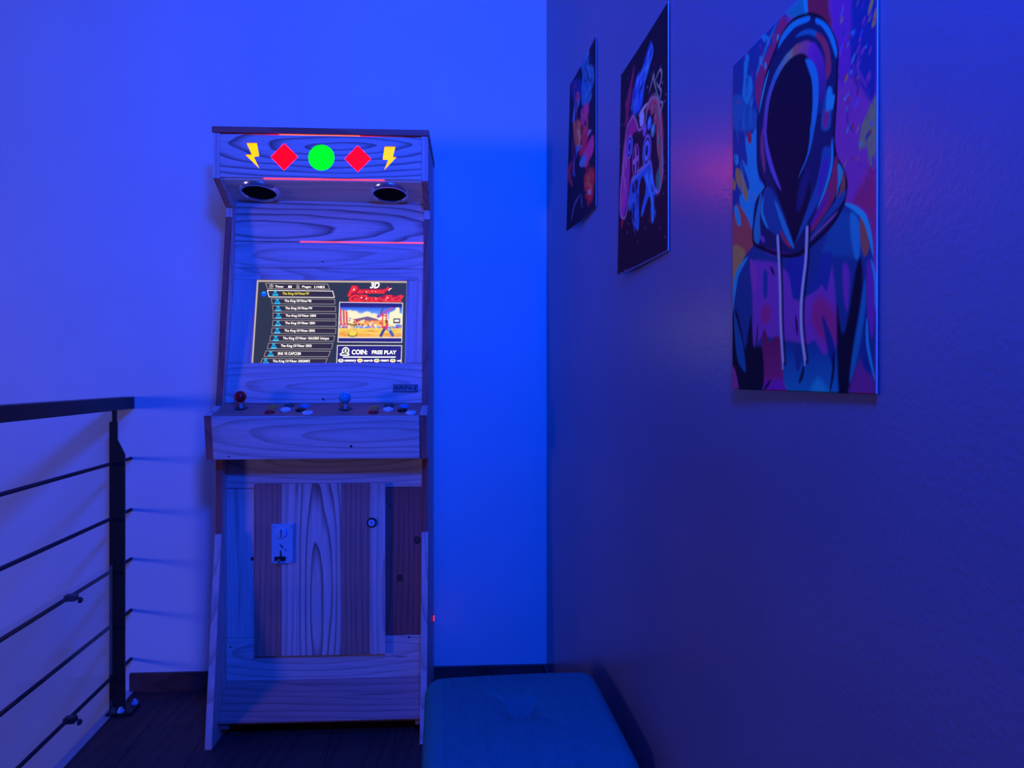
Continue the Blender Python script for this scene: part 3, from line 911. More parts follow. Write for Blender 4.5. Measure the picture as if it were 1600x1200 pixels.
# ------------------------------------------------------------------ control deck
hc = ll(LCTL)
box('control_deck', T, W - T, 0.0, hc - 0.0005, -0.016, 0.0, 'larch_X', cab, frame(LCTL), 0.002)
box('control_front_board', T + 0.0008, W - T - 0.0008, 0.0, ll(LCF) - 0.001, -0.018, 0.003, 'pine_X', cab, frame(LCF), 0.0015)
box('control_underside', T, W - T, -0.076, 0.03, 0.857, 0.867, 'larch_X', cab)
MC = frame(LCTL)
for (bx_, by_, dx_, dy_, mt, lb) in ((376, 619, 377, 638, 'ball_red', 'red ball-top joystick'), (540, 619, 540, 639, 'ball_blue', 'blue ball-top joystick')):
    c = hit(dx_, dy_, LCTL)
    Mx = MC @ Matrix.Translation((c[0], c[1], 0))
    js = lathe('joystick', [(0.0, 0.0012), (0.019, 0.0012), (0.0215, 0.0)], 'button_black', cab, Mx, 28)
    js['label'] = lb
    sh = lathe('shaft', [(0.0045, 0.001), (0.0045, 0.028), (0.0, 0.028)], 'brushed_steel', cab, Mx, 14)
    r = 0.0182; zc_ = 0.037
    bpts = [(r * math.sin(t * math.pi / 14), zc_ - r * math.cos(t * math.pi / 14)) for t in range(15)]
    bl_ = lathe('ball_top', bpts, mt, cab, Mx, 28)
    add_to(js, sh); add_to(js, bl_)
btn = [(427, 635.5, 'orange'), (421.5, 643, 'red'), (452.5, 632.3, 'green'), (446, 639.3, 'white'), (470, 640, 'black'), (476.5, 633.5, 'cyan'), (480.5, 644, 'white'),
       (585, 636.5, 'orange'), (583.3, 643, 'red'), (608, 632.6, 'green'), (606.5, 639, 'white'), (631.5, 634, 'cyan'), (629, 640.4, 'black'), (642, 644, 'white')]
for x, y, cl in btn:
    c = hit(x, y + 1.5, LCTL)
    c = (c[0], min(max(c[1], 0.016), hc - 0.018))
    Mx = MC @ Matrix.Translation((c[0], c[1], 0))
    b0 = lathe('push_button', [(0.0162, 0.0), (0.0162, 0.0025), (0.0145, 0.0045), (0.0118, 0.0045), (0.0116, 0.003)], 'button_' + cl, cab, Mx, 24)
    b0['label'] = cl + ' round push button'
    p0 = lathe('plunger', [(0.0, 0.0078), (0.006, 0.0076), (0.0095, 0.0070), (0.0114, 0.0055), (0.0114, 0.001)], 'button_' + cl, cab, Mx, 24)
    add_to(b0, p0)
    if cl == 'white' and y > 643.5:
        f2 = Flat()
        f2.disc((-.0035, .003), .0017, .0080, 'badge_ink'); f2.disc((.0035, .003), .0017, .0080, 'badge_ink')
        f2.poly([(-.005, -.0045), (-.002, -.0045), (-.002, .001), (-.005, .001)], .0081, 'badge_ink'); f2.poly([(.002, -.0045), (.005, -.0045), (.005, .001), (.002, .001)], .0081, 'badge_ink')
        q = f2.build('player_mark', cab, Mx); add_to(b0, q)

# ------------------------------------------------------------------ lower front
ML = frame(LLOW)
def lowbox(name, x0, x1, y0, y1, out, thick, mat, bev=0.0012):
    """panel given by photo pixels on the lower front plane"""
    A = hit(x0, (y0 + y1) / 2, LLOW)[0] if x0 is not None else T
    B = hit(x1, (y0 + y1) / 2, LLOW)[0] if x1 is not None else W - T
    z0 = hit(500, y1, LLOW)[1]; z1 = hit(500, y0, LLOW)[1]
    return box(name, A, B, z0, z1, out - thick, out, mat, cab, ML, bev)
lowbox('upper_front_board', None, None, 700, 762.3, 0.0, 0.018, 'pine_X')
lowbox('front_board', None, 460, 763, 994.5, 0.0, 0.018, 'pine_Y')
rb = lowbox('front_board', 540, None, 763, 994, 0.0005, 0.018, 'cedar_Y')
lowbox('lower_front_board', None, None, 995, 1064, 0.0, 0.018, 'pine_X')
DO = 0.014
LDOOR = ((0.038 - DO, 0.0), (0.038 - DO, 1.0))
MD = frame(LDOOR)
def dhit(x, y): return hit(x, y, LDOOR)
dz0, dz1 = dhit(500, 1024)[1], dhit(500, 755.5)[1]
strips = [(397, 440, 'larch_Y'), (440, 464, 'pine_Y'), (464, 533, 'pine_bold_Y'), (533, 578, 'larch_Y'), (578, 602, 'pine_Y')]
door = box('access_door', dhit(398, 890)[0], dhit(601, 890)[0], dz0 + 0.002, dz1 - 0.002, -DO + 0.0005, -DO + 0.005, 'larch_Y', cab, MD)
for x0, x1, mt in strips:
    p = box('door_plank', dhit(x0, 890)[0] + 0.0002, dhit(x1, 890)[0] - 0.0002, dz0, dz1, -DO + 0.005, 0.0, mt, cab, MD, 0.0007)
    add_to(door, p)
# key lock
c = dhit(581, 816.5)
Mx = MD @ Matrix.Translation((c[0], c[1], 0))
lk = lathe('key_lock', [(0.0, 0.006), (0.0105, 0.006), (0.0112, 0.004)], 'brushed_steel', cab, Mx, 28)
o = lathe('lock_collar', [(0.0112, 0.0), (0.0112, 0.0055), (0.0135, 0.0055), (0.0158, 0.002), (0.0158, 0.0)], 'dark_steel', cab, Mx, 32); add_to(lk, o)
o = box('keyhole', -0.0011, 0.0011, -0.0045, 0.0045, 0.0055, 0.0064, 'badge_ink', cab, Mx, 0); add_to(lk, o)
# coin acceptor
q0 = dhit(425, 880); q1 = dhit(458.5, 818)
cm = box('coin_acceptor', q0[0], q1[0], q0[1], q1[1], 0.0, 0.006, 'brushed_steel', cab, MD, 0.0012)
cm['label'] = 'brushed metal coin slot plate'
cw = q1[0] - q0[0]; ch = q1[1] - q0[1]
def cpos(fx, fy): return (q0[0] + cw * fx, q1[1] - ch * fy)
c = cpos(0.46, 0.23)
Mx = MD @ Matrix.Translation((c[0], c[1], 0.006))
o = lathe('slot_disc', [(0.0, 0.004), (0.0145, 0.004), (0.0165, 0.0025), (0.017, 0.0)], 'brushed_steel', cab, Mx, 32); add_to(cm, o)
o = box('coin_slot', -0.0014, 0.0014, -0.0125, 0.0125, 0.0035, 0.0044, 'badge_ink', cab, Mx, 0); add_to(cm, o)
f3 = Flat()
f3.poly([cpos(.36, .50), cpos(.46, .53), cpos(.57, .60), cpos(.54, .61), cpos(.44, .57)], .0064, 'dark_steel')
f3.poly([cpos(.62, .62), cpos(.72, .66), cpos(.66, .70)], .0064, 'badge_grey')
f3.poly([cpos(.40, .64), cpos(.46, .70), cpos(.48, .80), cpos(.44, .90), cpos(.35, .90), cpos(.39, .82)], .0064, 'badge_ink')
o = f3.build('return_slot', cab, MD); add_to(cm, o)
a0_ = cpos(.14, .93); a1_ = cpos(.66, .82)
o = box('return_cup', a0_[0], a1_[0], a0_[1], a1_[1], 0.006, 0.0085, 'dark_steel', cab, MD, 0.0006); add_to(cm, o)
a0_ = cpos(.28, 1.02); a1_ = cpos(.44, .88)
o = box('return_lever', a0_[0], a1_[0], a0_[1], a1_[1], 0.006, 0.013, 'chrome', cab, MD, 0.0006); add_to(cm, o)
for fx, fy in ((.09, .07), (.92, .07), (.09, .94), (.92, .94)):
    c = cpos(fx, fy)
    o = lathe('bolt', [(0.0, 0.0025), (0.0018, 0.0022), (0.0027, 0.0)], 'chrome', cab, MD @ Matrix.Translation((c[0], c[1], 0.006)), 10); add_to(cm, o)
# knots
def knot(px, py, L, out, r, par, ringed=True):
    c = hit(px, py, L)
    Mx = frame(L, out) @ Matrix.Translation((c[0], c[1], 0))
    o = lathe('knot', [(0.0, 0.0004), (r * .55, 0.0004), (r, 0.0002)], ['knot_dark' if not ringed else 'knot_ring', 'knot_dark'], cab, Mx, 14, [0, 1], 0.85)
    if par: add_to(par, o)
knot(625, 903, LLOW, 0.0005, 0.0115, rb); knot(652, 844, LLOW, 0.0005, 0.0125, rb); knot(609, 790, LLOW, 0.0005, 0.004, rb, False)
knot(549, 697, LCF, 0.003, 0.0045, None, False); knot(358, 713, LCF, 0.003, 0.0028, None, False)
knot(505, 624, LSCR, 0.0, 0.0042, None, False); knot(504, 409, LUP, 0.0, 0.0028, None, False)
knot(360, 1011, LLOW, 0.0, 0.003, None, False); knot(639, 995.5, LLOW, 0.0006, 0.0035, None, False); knot(394, 873, LLOW, 0.0, 0.006, None, False)
knot(403, 421.5, LUP, 0.001, 0.0022, None, False)
# foot board and its battens
fb = box('foot_board', T, W - T, -0.004, ll(LFOOT), -0.016, 0.0, 'larch_X', cab, frame(LFOOT))
ck = Flat()
pts = [hit(*p, LFOOT) for p in [(530, 1086.5), (590, 1084), (655, 1082), (590, 1085.2)]]
ck.poly(pts, 0.0003, 'knot_dark')
o = ck.build('crack', cab, frame(LFOOT)); add_to(fb, o)
ck = Flat(); pts = [hit(*p, LLOW) for p in [(616, 1025.6), (634, 1026.4), (614, 1026.8)]]
pts = [hit(*p, LLOW) for p in [(614, 1026), (625, 1025.8), (639, 1025), (625, 1027.2)]]
ck.poly(pts, 0.0003, 'knot_dark'); ck.build('crack', cab, frame(LLOW))
for a0, a1 in ((T, T + 0.028), (W - T - 0.018, W - T)):
    box('batten', a0, a1, -0.028, 0.12, 0.028, 0.046, 'larch_Y', cab)
box('base_board', T, W - T, 0.045, BACKV - 0.013, 0.055, 0.07, 'larch_X', cab)

# ------------------------------------------------------------------ railing
RB = rail_pt(2.515)
rail = empty('gallery_railing', (rail_pt(2.347).x, 2.347, 0))
tag(rail, 'black steel gallery railing with round bars and clear panel', 'railing')
IR = Matrix.Translation((-rail_pt(2.347).x, -2.347, 0))
ry0, ry1 = 2.513, -1.2
def rbox(name, y0, y1, o0, o1, z0, z1, mat, bev=0.002):
    """bar running along the railing between depths y0>y1, offsets o0..o1, heights z0..z1"""
    A = rail_pt(y0); d = (rail_pt(y1) - A); ln = d.length; an = math.atan2(d.y, d.x)
    M = IR @ Matrix.Translation((A.x, A.y, 0)) @ Matrix.Rotation(an, 4, 'Z')     # x along, y = to the right of travel? left side is +y
    return box(name, 0.0, ln, o0, o1, z0, z1, mat, rail, M, bev)
# travelling towards the viewer (-Y) the gallery side (+X) is the left-hand side => +y
rbox('handrail', ry0, ry1, -0.030, 0.012, 0.991, 1.033, 'black_steel', 0.002)
zs = [0.817, 0.637, 0.4645, 0.285, 0.114]
rods = []
for z in zs:
    A = rail_pt(2.513); B = rail_pt(ry1)
    rods.append(tube('round_bar', [(A.x, A.y, z), ((A.x + B.x) / 2, (A.y + B.y) / 2, z), (B.x, B.y, z)], 0.0058, 'rod_steel', rail, 12, IR))
# post: flat bar with a chamfered stiffener plate
def post(y, name='post'):
    P0 = rail_pt(y)
    Mp = IR @ Matrix.Translation((P0.x, P0.y, 0)) @ Matrix.Rotation(math.atan2(0.125, 1.0), 4, 'Z')
    ps = box('post', -0.004, 0.020, 0.0, 0.010, 0.012, 0.955, 'black_steel', rail, Mp, 0.001)
    pl = prism('stiffener_plate', [(0.014, 0.012), (0.047, 0.012), (0.047, 0.848), (0.020, 0.905), (0.014, 0.905)], -0.008, -0.0005, 'black_steel', rail,
               Mp @ Matrix(((0, 1, 0, 0), (1, 0, 0, 0), (0, 0, 1, 0), (0, 0, 0, 1))))
    add_to(ps, pl)
    nk = box('neck', 0.004, 0.018, 0.001, 0.009, 0.955, 0.992, 'black_steel', rail, Mp, 0.001); add_to(ps, nk)
    bs = box('base_plate', -0.004, 0.075, -0.030, 0.050, 0.0, 0.012, 'black_steel', rail, Mp, 0.0015); add_to(ps, bs)
    for (bx_, by_) in ((0.040, -0.020), (0.062, 0.036)):
        bo = lathe('bolt', [(0.0, 0.016), (0.005, 0.0155), (0.0072, 0.012), (0.0072, 0.006), (0.011, 0.006), (0.011, 0.0)], 'brushed_steel', rail, Mp @ Matrix.Translation((bx_, by_, 0.012)), 12)
        add_to(ps, bo)
    return ps
post(2.347)
post(0.75)
# clear panel clipped to the bars on the gallery side
AO = 0.024
ac = rbox('clear_panel', 2.325, 0.80, AO, AO + 0.004, 0.012, 0.502, 'clear_acrylic', 0.0005)
for y, z in ((2.07, 0.4645), (2.065, 0.114), (1.1, 0.4645), (1.1, 0.114)):
    P0 = rail_pt(y)
    Mp = IR @ Matrix.Translation((P0.x, P0.y, z)) @ Matrix.Rotation(math.atan2(0.125, 1.0), 4, 'Z')
    cl_ = box('panel_clip', -0.010, AO - 0.0005, -0.013, 0.013, -0.0095, 0.0095, 'rod_steel', rail, Mp, 0.004)
    kn = lathe('clip_screw', [(0.0, 0.009), (0.006, 0.0085), (0.009, 0.004), (0.009, 0.0)], 'rod_steel', rail,
               Mp @ Matrix.Translation((AO + 0.0045, 0, -0.008)) @ Matrix.Rotation(math.pi / 2, 4, 'Y'), 14)
    add_to(cl_, kn)

# ------------------------------------------------------------------ posters on the right wall
def wall_uv(px, py, d0, d1, zt, zb):
    d = 438.3 / (px - 685.0)
    return ((d0 - d) / (d0 - d1), (zt - (CAMZ + (HOR - py) / F * d)) / (zt - zb))

def wisps(P, path, spread, cols, n, seed, w=(.008, .03), ln=.35, al=(.25, .8), soft=1.6):
    """loose bundle of tapered brush strokes following a path"""
    r = random.Random(seed); pp = P.smooth(path, False, 8); m = len(pp)
    for k in range(n):
        a = r.uniform(0, 1 - ln * .4); b = min(1, a + r.uniform(.3, 1) * ln)
        i0, i1 = int(a * (m - 1)), max(int(a * (m - 1)) + 2, int(b * (m - 1)))
        ox, oy = r.gauss(0, spread), r.gauss(0, spread * .6); wob = r.uniform(0, 6)
        q = [(pp[i][0] + ox + spread * .5 * math.sin(wob + i * .7), pp[i][1] + oy) for i in range(i0, min(i1, m))]
        if len(q) < 2: continue
        P.stroke(q, r.uniform(*w), r.choice(cols), r.uniform(*al), False, True, soft)

def grade(P, kr, kg, kb):
    P.a = np.clip(P.a * np.array([kr, kg, kb]), 0, 0.95)

def hang(name, P, d0, d1, zt, zb, bowf, label):
    A = Vector((wall_x(d0), d0)); B = Vector((wall_x(d1), d1)); w_ = (B - A).length
    ux = Vector(((B - A).x / w_, (B - A).y / w_, 0)); uz = Vector((0, 0, 1)); un = ux.cross(uz)    # out of the wall
    # ux points to the viewer, up x ... make sure the normal faces the gallery (-X)
    if un.x > 0: un = -un
    M = Matrix(((ux.x, uz.x, un.x, A.x), (ux.y, uz.y, un.y, A.y), (ux.z, uz.z, un.z, zb), (0, 0, 0, 1)))
    o = print_sheet(name, P, w_, zt - zb, 'poster_print', None, M, bowf, 0.0012)
    tag(o, label, 'poster', 'posters on the dark wall')
    return o

# -- poster with a hooded figure
D3 = (0.9365, 0.635, 1.507, 1.085)
def A3(*p): return [wall_uv(1140 + x / 6.0, y / 6.0, *D3) for x, y in p]
def B3(*p): return [wall_uv(1140 + x / 6.0, 200 + y / 6.0, *D3) for x, y in p]
def C3(*p): return [wall_uv(1140 + x / 5.0, 400 + y / 5.0, *D3) for x, y in p]
S = Paint(220, 308, (0.42, 0.05, 0.50))
NAVY = (0.010, 0.018, 0.16); DB = (0.015, 0.05, 0.42); CY = (0.02, 0.36, 0.85); BLK = (0.004, 0.004, 0.035)
MAG = (0.46, 0.06, 0.52); RED = (0.62, 0.03, 0.10); BRN = (0.62, 0.26, 0.12); LAV = (0.62, 0.45, 0.98); BL = (0.015, 0.14, 0.58); PUR = (0.26, 0.03, 0.55)
# top strip lies above the frame of the photo: the same splashes go on
S.poly([(0, 0), (.45, 0), (.42, .3), (.2, .55), (0, .75)], DB, 4)
S.poly(A3((740, -900), (1000, -900), (950, 0), (990, 230), (900, 210), (760, 130)), (0.40, 0.02, 0.10), 3)
S.poly(A3((560, 130), (620, 0), (700, -500), (760, -500), (745, 130), (640, 180)), (0.02, 0.22, 0.55), 2)
S.poly(A3((705, -100), (740, -60), (760, 110), (730, 120)), CY, 1)
S.poly(A3((1180, -900), (1405, -900), (1400, 0), (1390, 900), (1250, 820), (1150, 700), (1150, 450), (1150, 250)), (0.02, 0.03, 0.42), 4)
S.poly(A3((960, -600), (1180, -600), (1150, 250), (1150, 700), (1060, 800), (1030, 400), (990, 250)), (0.28, 0.03, 0.58), 4)
S.poly(A3((440, 370), (520, 150), (580, 280), (480, 450), (420, 640), (360, 900), (320, 1050), (270, 800), (360, 560)), (0.50, 0.03, 0.22), 2)
S.poly(A3((90, 900), (250, 980), (300, 1200), (80, 1200)), BL, 3)
for pl in (((330, 320), (400, 350), (402, 390), (360, 400)), ((195, 510), (225, 530), (215, 590), (190, 560)), ((320, 530), (345, 545), (340, 620), (315, 590)),
           ((180, 580), (215, 600), (205, 700), (250, 740), (255, 970), (210, 980), (165, 900), (175, 740))):
    S.poly(A3(*pl), (0.02, 0.30, 0.80), 1)
S.poly(B3((190, 100), (250, 60), (300, 30), (310, 450), (370, 560), (280, 700), (250, 950), (170, 800), (140, 640), (230, 560), (160, 300), (215, 360)), (0.01, 0.33, 0.95), 1.5)
S.poly(B3((205, 60), (235, 40), (250, 120), (225, 150)), RED, 1)
S.poly(B3((110, 380), (160, 420), (215, 600), (210, 690), (170, 620), (110, 500)), BRN, 1)
S.poly(B3((75, 470), (105, 510), (100, 580), (75, 560)), BRN, 1)
S.poly(B3((75, 940), (110, 720), (190, 800), (250, 950), (270, 1090), (200, 1200), (70, 1200)), (0.58, 0.08, 0.12), 2)
S.poly(C3((45, -60), (160, -40), (110, 120), (70, 290), (40, 330)), BRN, 2)
S.poly(B3((90, 740), (130, 760), (155, 900), (120, 900)), CY, 1); S.poly(B3((90, 255), (125, 260), (130, 330), (105, 345)), CY, 1)
S.poly(B3((1390, 330), (1390, 1190), (1340, 860), (1240, 740), (1180, 700), (1280, 500)), (0.55, 0.03, 0.22), 6)
S.poly(B3((1270, 0), (1395, -40), (1385, 350), (1340, 340), (1310, 180), (1240, 200)), (0.36, 0.24, 0.20), 2)
S.poly(A3((1350, 0), (1385, -40), (1340, 140), (1320, 120)), BRN, 1); S.poly(A3((1385, 110), (1402, 100), (1390, 230), (1355, 260)), BRN, 1)
S.poly(A3((1370, 930), (1395, 920), (1390, 1210), (1260, 1210), (1310, 1080)), (0.36, 0.24, 0.20), 1.5)
rr = random.Random(11)
for k in range(110):
    x = rr.uniform(1050, 1390); y = rr.uniform(-700, 1500); l = rr.uniform(25, 110)
    S.stroke(A3((x, y), (x - l * .35, y + l)), rr.uniform(.004, .016), rr.choice([CY, BRN, PUR, MAG, DB, (0.1, 0.1, 0.9), RED]), .9, False, True)
for k in range(40):
    x = rr.uniform(90, 520); y = rr.uniform(-600, 1100); l = rr.uniform(20, 70)
    if x + 0.7 * y > 1150: continue
    S.stroke(A3((x, y), (x + l * .2, y + l)), rr.uniform(.005, .02), rr.choice([CY, RED, PUR, DB]), .9, False, True)
wisps(S, A3((1330, -700), (1200, 200), (1120, 900)) + B3((1150, 300), (1300, 600)), .06, [PUR, MAG, DB, (0.05, 0.02, 0.4), (0.6, 0.05, 0.4)], 22, 41, (.006, .02), .2)
wisps(S, A3((600, -300), (350, 450), (200, 900)) + B3((150, 300), (160, 900)), .05, [DB, CY, (0.02, 0.15, 0.6), (0.45, 0.03, 0.25)], 26, 42, (.008, .025), .2)
# hoodie body
body = B3((330, 1080), (270, 1090), (200, 1190)) + C3((130, 70), (95, 150), (70, 300), (47, 540), (45, 1060), (300, 1075), (800, 1090), (1160, 1110), (1165, 480), (1150, 200)) + \
       B3((1372, 1110), (1335, 860), (1280, 800), (1190, 735), (1100, 700), (900, 900))
S.poly(body, (0.012, 0.05, 0.34), 1, 1, False)
S.poly(B3((1000, 800), (1150, 790), (1240, 880), (1245, 1190), (1100, 1200), (900, 1190), (950, 1000)), (0.01, 0.10, 0.45), 4)
S.poly(B3((1160, 800), (1240, 880), (1245, 1195), (1200, 1210), (1165, 1000)), (0.02, 0.26, 0.72), 2)
S.poly(B3((1250, 830), (1300, 900), (1335, 1120), (1290, 1200), (1255, 1050)), (0.50, 0.10, 0.12), 1.5)
S.poly(C3((200, 60), (300, 40), (400, 60), (500, 160), (540, 340), (650, 300), (740, 225), (810, 20), (850, 300), (870, 660), (780, 810), (700, 700), (430, 650), (290, 625), (225, 700), (215, 300)), (0.30, 0.05, 0.60), 3)
S.poly(C3((200, 20), (250, 130), (230, 300), (210, 180)), (0.42, 0.06, 0.55), 1)
S.poly(C3((300, 120), (330, 140), (325, 320), (300, 300)), DB, 1.5)
S.poly(C3((470, 40), (640, 20), (600, 250), (530, 335), (500, 180)), (0.02, 0.03, 0.45), 1.5)
S.poly(C3((640, 290), (700, 150), (740, 0), (830, -20), (800, 200), (780, 275), (740, 222), (690, 270)), (0.015, 0.04, 0.42), 1.5)
S.poly(C3((285, 400), (350, 390), (350, 500), (290, 520)), (0.48, 0.03, 0.32), 6); S.poly(C3((690, 340), (760, 320), (860, 460), (865, 640), (780, 690), (670, 520)), (0.48, 0.03, 0.30), 8)
S.poly(C3((288, 640), (312, 575), (345, 670), (400, 620), (455, 690), (500, 900), (495, 1060), (285, 1065)), (0.20, 0.012, 0.12), 3, 1, True, (0.45, 0.03, 0.30))
S.poly(C3((300, 980), (500, 960), (480, 1060), (280, 1064)), (0.32, 0.02, 0.60), 5)
S.poly(C3((455, 690), (520, 720), (560, 900), (620, 740), (690, 655), (760, 770), (850, 700), (865, 1075), (490, 1065)), (0.012, 0.04, 0.40), 2, 1, True, (0.01, 0.22, 0.70))
S.poly(C3((660, 1060), (720, 950), (800, 1060), (760, 1075)), CY, 6)
S.poly(C3((745, 460), (800, 560), (850, 720), (840, 860), (800, 760)), (0.012, 0.03, 0.32), 1.5)
S.poly(C3((50, 560), (90, 420), (130, 560), (165, 720), (205, 460), (225, 700), (290, 720), (288, 1050), (110, 1060), (60, 900)), BLK, 3)
S.poly(C3((78, 440), (105, 520), (150, 720), (165, 900), (110, 820), (85, 640)), (0.01, 0.10, 0.45), 2)
S.poly(C3((55, 880), (85, 880), (115, 1060), (60, 1060)), (0.42, 0.05, 0.40), 2)
S.poly(C3((862, 380), (905, 600), (950, 470), (1010, 100), (1050, 20), (1060, 250), (1000, 650), (960, 980), (1010, 900), (950, 1060), (880, 1080)), BLK, 3)
S.poly(C3((910, 60), (960, 130), (945, 420), (915, 300)), (0.28, 0.04, 0.55), 2)
S.poly(C3((1080, 180), (1085, 400), (1020, 800), (965, 985), (985, 760), (1040, 450)), (0.01, 0.17, 0.58), 2)
S.poly(C3((1100, 30), (1150, 200), (1155, 480), (1130, 640), (1100, 400)), PUR, 2)
S.poly(C3((1040, 820), (1110, 850), (1155, 1100), (960, 1085)), (0.28, 0.03, 0.36), 4)
S.poly(C3((1080, 560), (1110, 560), (1150, 900), (1060, 840)), (0.012, 0.03, 0.36), 3)
for pth, wd, cl in ((C3((178, 10), (105, 130), (78, 280), (52, 520)), .035, (0.02, 0.34, 0.85)), (C3((1096, 480), (1105, 700), (1160, 960)), .014, CY),
                    (B3((1105, 710), (1200, 755), (1290, 840), (1340, 1000), (1372, 1190)), .02, (0.02, 0.42, 0.90)), (C3((1125, 20), (1162, 180), (1165, 420)), .012, CY)):
    S.stroke(pth, wd, cl, 1, True, True)
for q in (((260, 520), (235, 800), (215, 1000)), ((350, 80), (385, 150)), ((360, 960), (300, 1050)), ((840, 740), (835, 900), (810, 1060)), ((935, 700), (930, 900), (915, 1070)), ((545, 460), (560, 620))):
    S.stroke(C3(*q), .016, BLK, .9, True, True)
# hood
hood = A3((780, 140), (640, 185), (540, 300), (460, 480), (380, 700), (330, 950), (303, 1130)) + B3((300, 220), (312, 400), (372, 545), (300, 680), (268, 900), (265, 1060), (330, 1120), (640, 1195), (800, 1090), (1000, 885), (1100, 690), (1122, 520), (1085, 385), (1030, 280), (1005, 100)) + \
       A3((1022, 1000), (1032, 700), (1032, 450), (960, 270), (870, 170))
S.poly(hood, NAVY, 1); S.stroke(hood + hood[:1], .012, BLK)
S.poly(A3((485, 460), (520, 340), (620, 215), (765, 158), (768, 205), (640, 265), (540, 380)), (0.015, 0.30, 0.85), 1)
S.poly(A3((838, 178), (930, 230), (1000, 350), (1032, 480), (1022, 545), (960, 370), (890, 255), (838, 225)), (0.015, 0.30, 0.88), 1)
S.poly(A3((690, 310), (760, 280), (838, 300), (840, 352), (760, 330), (650, 352)), (0.01, 0.15, 0.55), 1)
S.poly(A3((842, 308), (905, 350), (955, 450), (977, 600), (970, 690), (930, 750), (922, 540), (885, 420), (842, 362)), (0.55, 0.04, 0.16), 1)
S.stroke(A3((372, 1230), (400, 960), (470, 730), (560, 580)), .045, (0.28, 0.05, 0.55), 1, True, False, 1.5, (0.02, 0.22, 0.75))
S.stroke(A3((470, 735), (560, 580), (650, 492)), .045, (0.02, 0.20, 0.70), 1, True, False, 1.5, (0.55, 0.32, 0.22))
S.stroke(A3((650, 492), (740, 462), (810, 500)), .05, (0.60, 0.12, 0.20), 1, True, False, 1.5, (0.32, 0.03, 0.62))
S.stroke(A3((800, 480), (870, 600), (895, 800), (880, 1000)), .05, (0.32, 0.03, 0.60), 1, True, False, 2, (0.02, 0.03, 0.28))
face = A3((385, 1200), (412, 950), (480, 735), (580, 575), (700, 505), (775, 560), (830, 700), (852, 900), (850, 1100)) + B3((785, 150), (725, 380), (790, 560), (740, 800), (640, 1110), (560, 850), (480, 600), (420, 400), (385, 150))
S.poly(face, (0.005, 0.005, 0.05), 1)
S.poly(A3((740, 560), (810, 590), (857, 740), (855, 1000), (822, 1210), (793, 1210), (808, 950), (798, 760), (765, 650)), (0.015, 0.26, 0.85), 1.5)
S.poly(B3((788, -20), (826, -20), (792, 180), (742, 330), (676, 470), (700, 400), (752, 270), (778, 120)), (0.01, 0.22, 0.75), 1)
S.stroke(A3((402, 665), (355, 850), (313, 1070)), .016, CY, 1, True, True)
S.stroke(B3((345, 20), (345, 200), (370, 420)), .03, (0.40, 0.05, 0.25), 1, True, True); S.stroke(B3((372, 0), (385, 180), (440, 400), (515, 580)), .026, (0.22, 0.10, 0.75), 1, True, True)
S.poly(B3((700, 480), (775, 400), (760, 560), (690, 770), (660, 740)), (0.012, 0.02, 0.22), 4)
S.poly(A3((950, 820), (992, 842), (985, 1000), (965, 1210), (885, 1200), (910, 950)), (0.01, 0.10, 0.45), 1); S.poly(A3((945, 840), (985, 850), (970, 1020), (930, 1060)), CY, 2)
S.poly(A3((915, 1060), (955, 1050), (945, 1180), (905, 1190)), (0.45, 0.03, 0.30), 3); S.poly(A3((985, 905), (1012, 905), (990, 1035), (974, 1010)), CY, 1)
S.poly(B3((905, 190), (970, 175), (1000, 90), (992, 350), (930, 560), (800, 810), (660, 1070), (642, 1110), (700, 920), (830, 560), (880, 350)), (0.012, 0.09, 0.48), 1.5)
S.poly(B3((900, 320), (960, 300), (900, 560), (850, 640)), (0.10, 0.03, 0.55), 3)
S.stroke(B3((985, 110), (985, 330), (930, 560), (850, 760)), .014, CY, 1, True, True)
S.poly(B3((1020, 275), (1042, 350), (1030, 600), (900, 840), (780, 980), (870, 740), (960, 520)), (0.48, 0.03, 0.16), 1.5); S.poly(B3((950, 600), (940, 700), (820, 900), (800, 880)), (0.25, 0.02, 0.45), 3)
S.poly(B3((1042, 335), (1092, 420), (1052, 560), (1028, 650), (1044, 500)), (0.02, 0.36, 0.72), 1); S.poly(B3((1092, 400), (1112, 520), (1085, 660), (1000, 770), (1062, 580)), (0.48, 0.08, 0.10), 1)
S.poly(B3((1085, 600), (1090, 690), (900, 900), (800, 1050), (790, 1020)), (0.02, 0.08, 0.42), 2)
S.poly(B3((385, 555), (450, 600), (530, 780), (625, 1060), (620, 1110), (480, 1010), (400, 940), (345, 830), (350, 650)), (0.012, 0.07, 0.42), 1.5)
S.poly(B3((458, 690), (505, 760), (622, 1060), (628, 1125), (540, 960)), (0.015, 0.28, 0.78), 1); S.stroke(B3((355, 640), (345, 800), (400, 945)), .018, CY, 1, True, True)
S.stroke(B3((510, 960), (560, 1060), (610, 1120)), .014, RED, 1, True, True)
S.poly(B3((328, 625), (340, 640), (325, 850), (330, 1000), (310, 1090), (272, 1040), (275, 900)), (0.015, 0.24, 0.70), 1.5)
S.poly(B3((370, 1130), (640, 1200), (560, 1205), (420, 1190)), (0.22, 0.03, 0.48), 3); S.stroke(B3((330, 1010), (370, 1070)), .02, (0.3, 0.05, 0.7), 1, False, True)
S.stroke(B3((270, 1080), (330, 1120), (480, 1180), (640, 1195), (800, 1090), (1000, 885), (1100, 695)), .014, BLK); S.stroke(B3((775, 1060), (950, 880), (1040, 790)), .01, (0.4, 0.1, 0.4), 1, True, True)
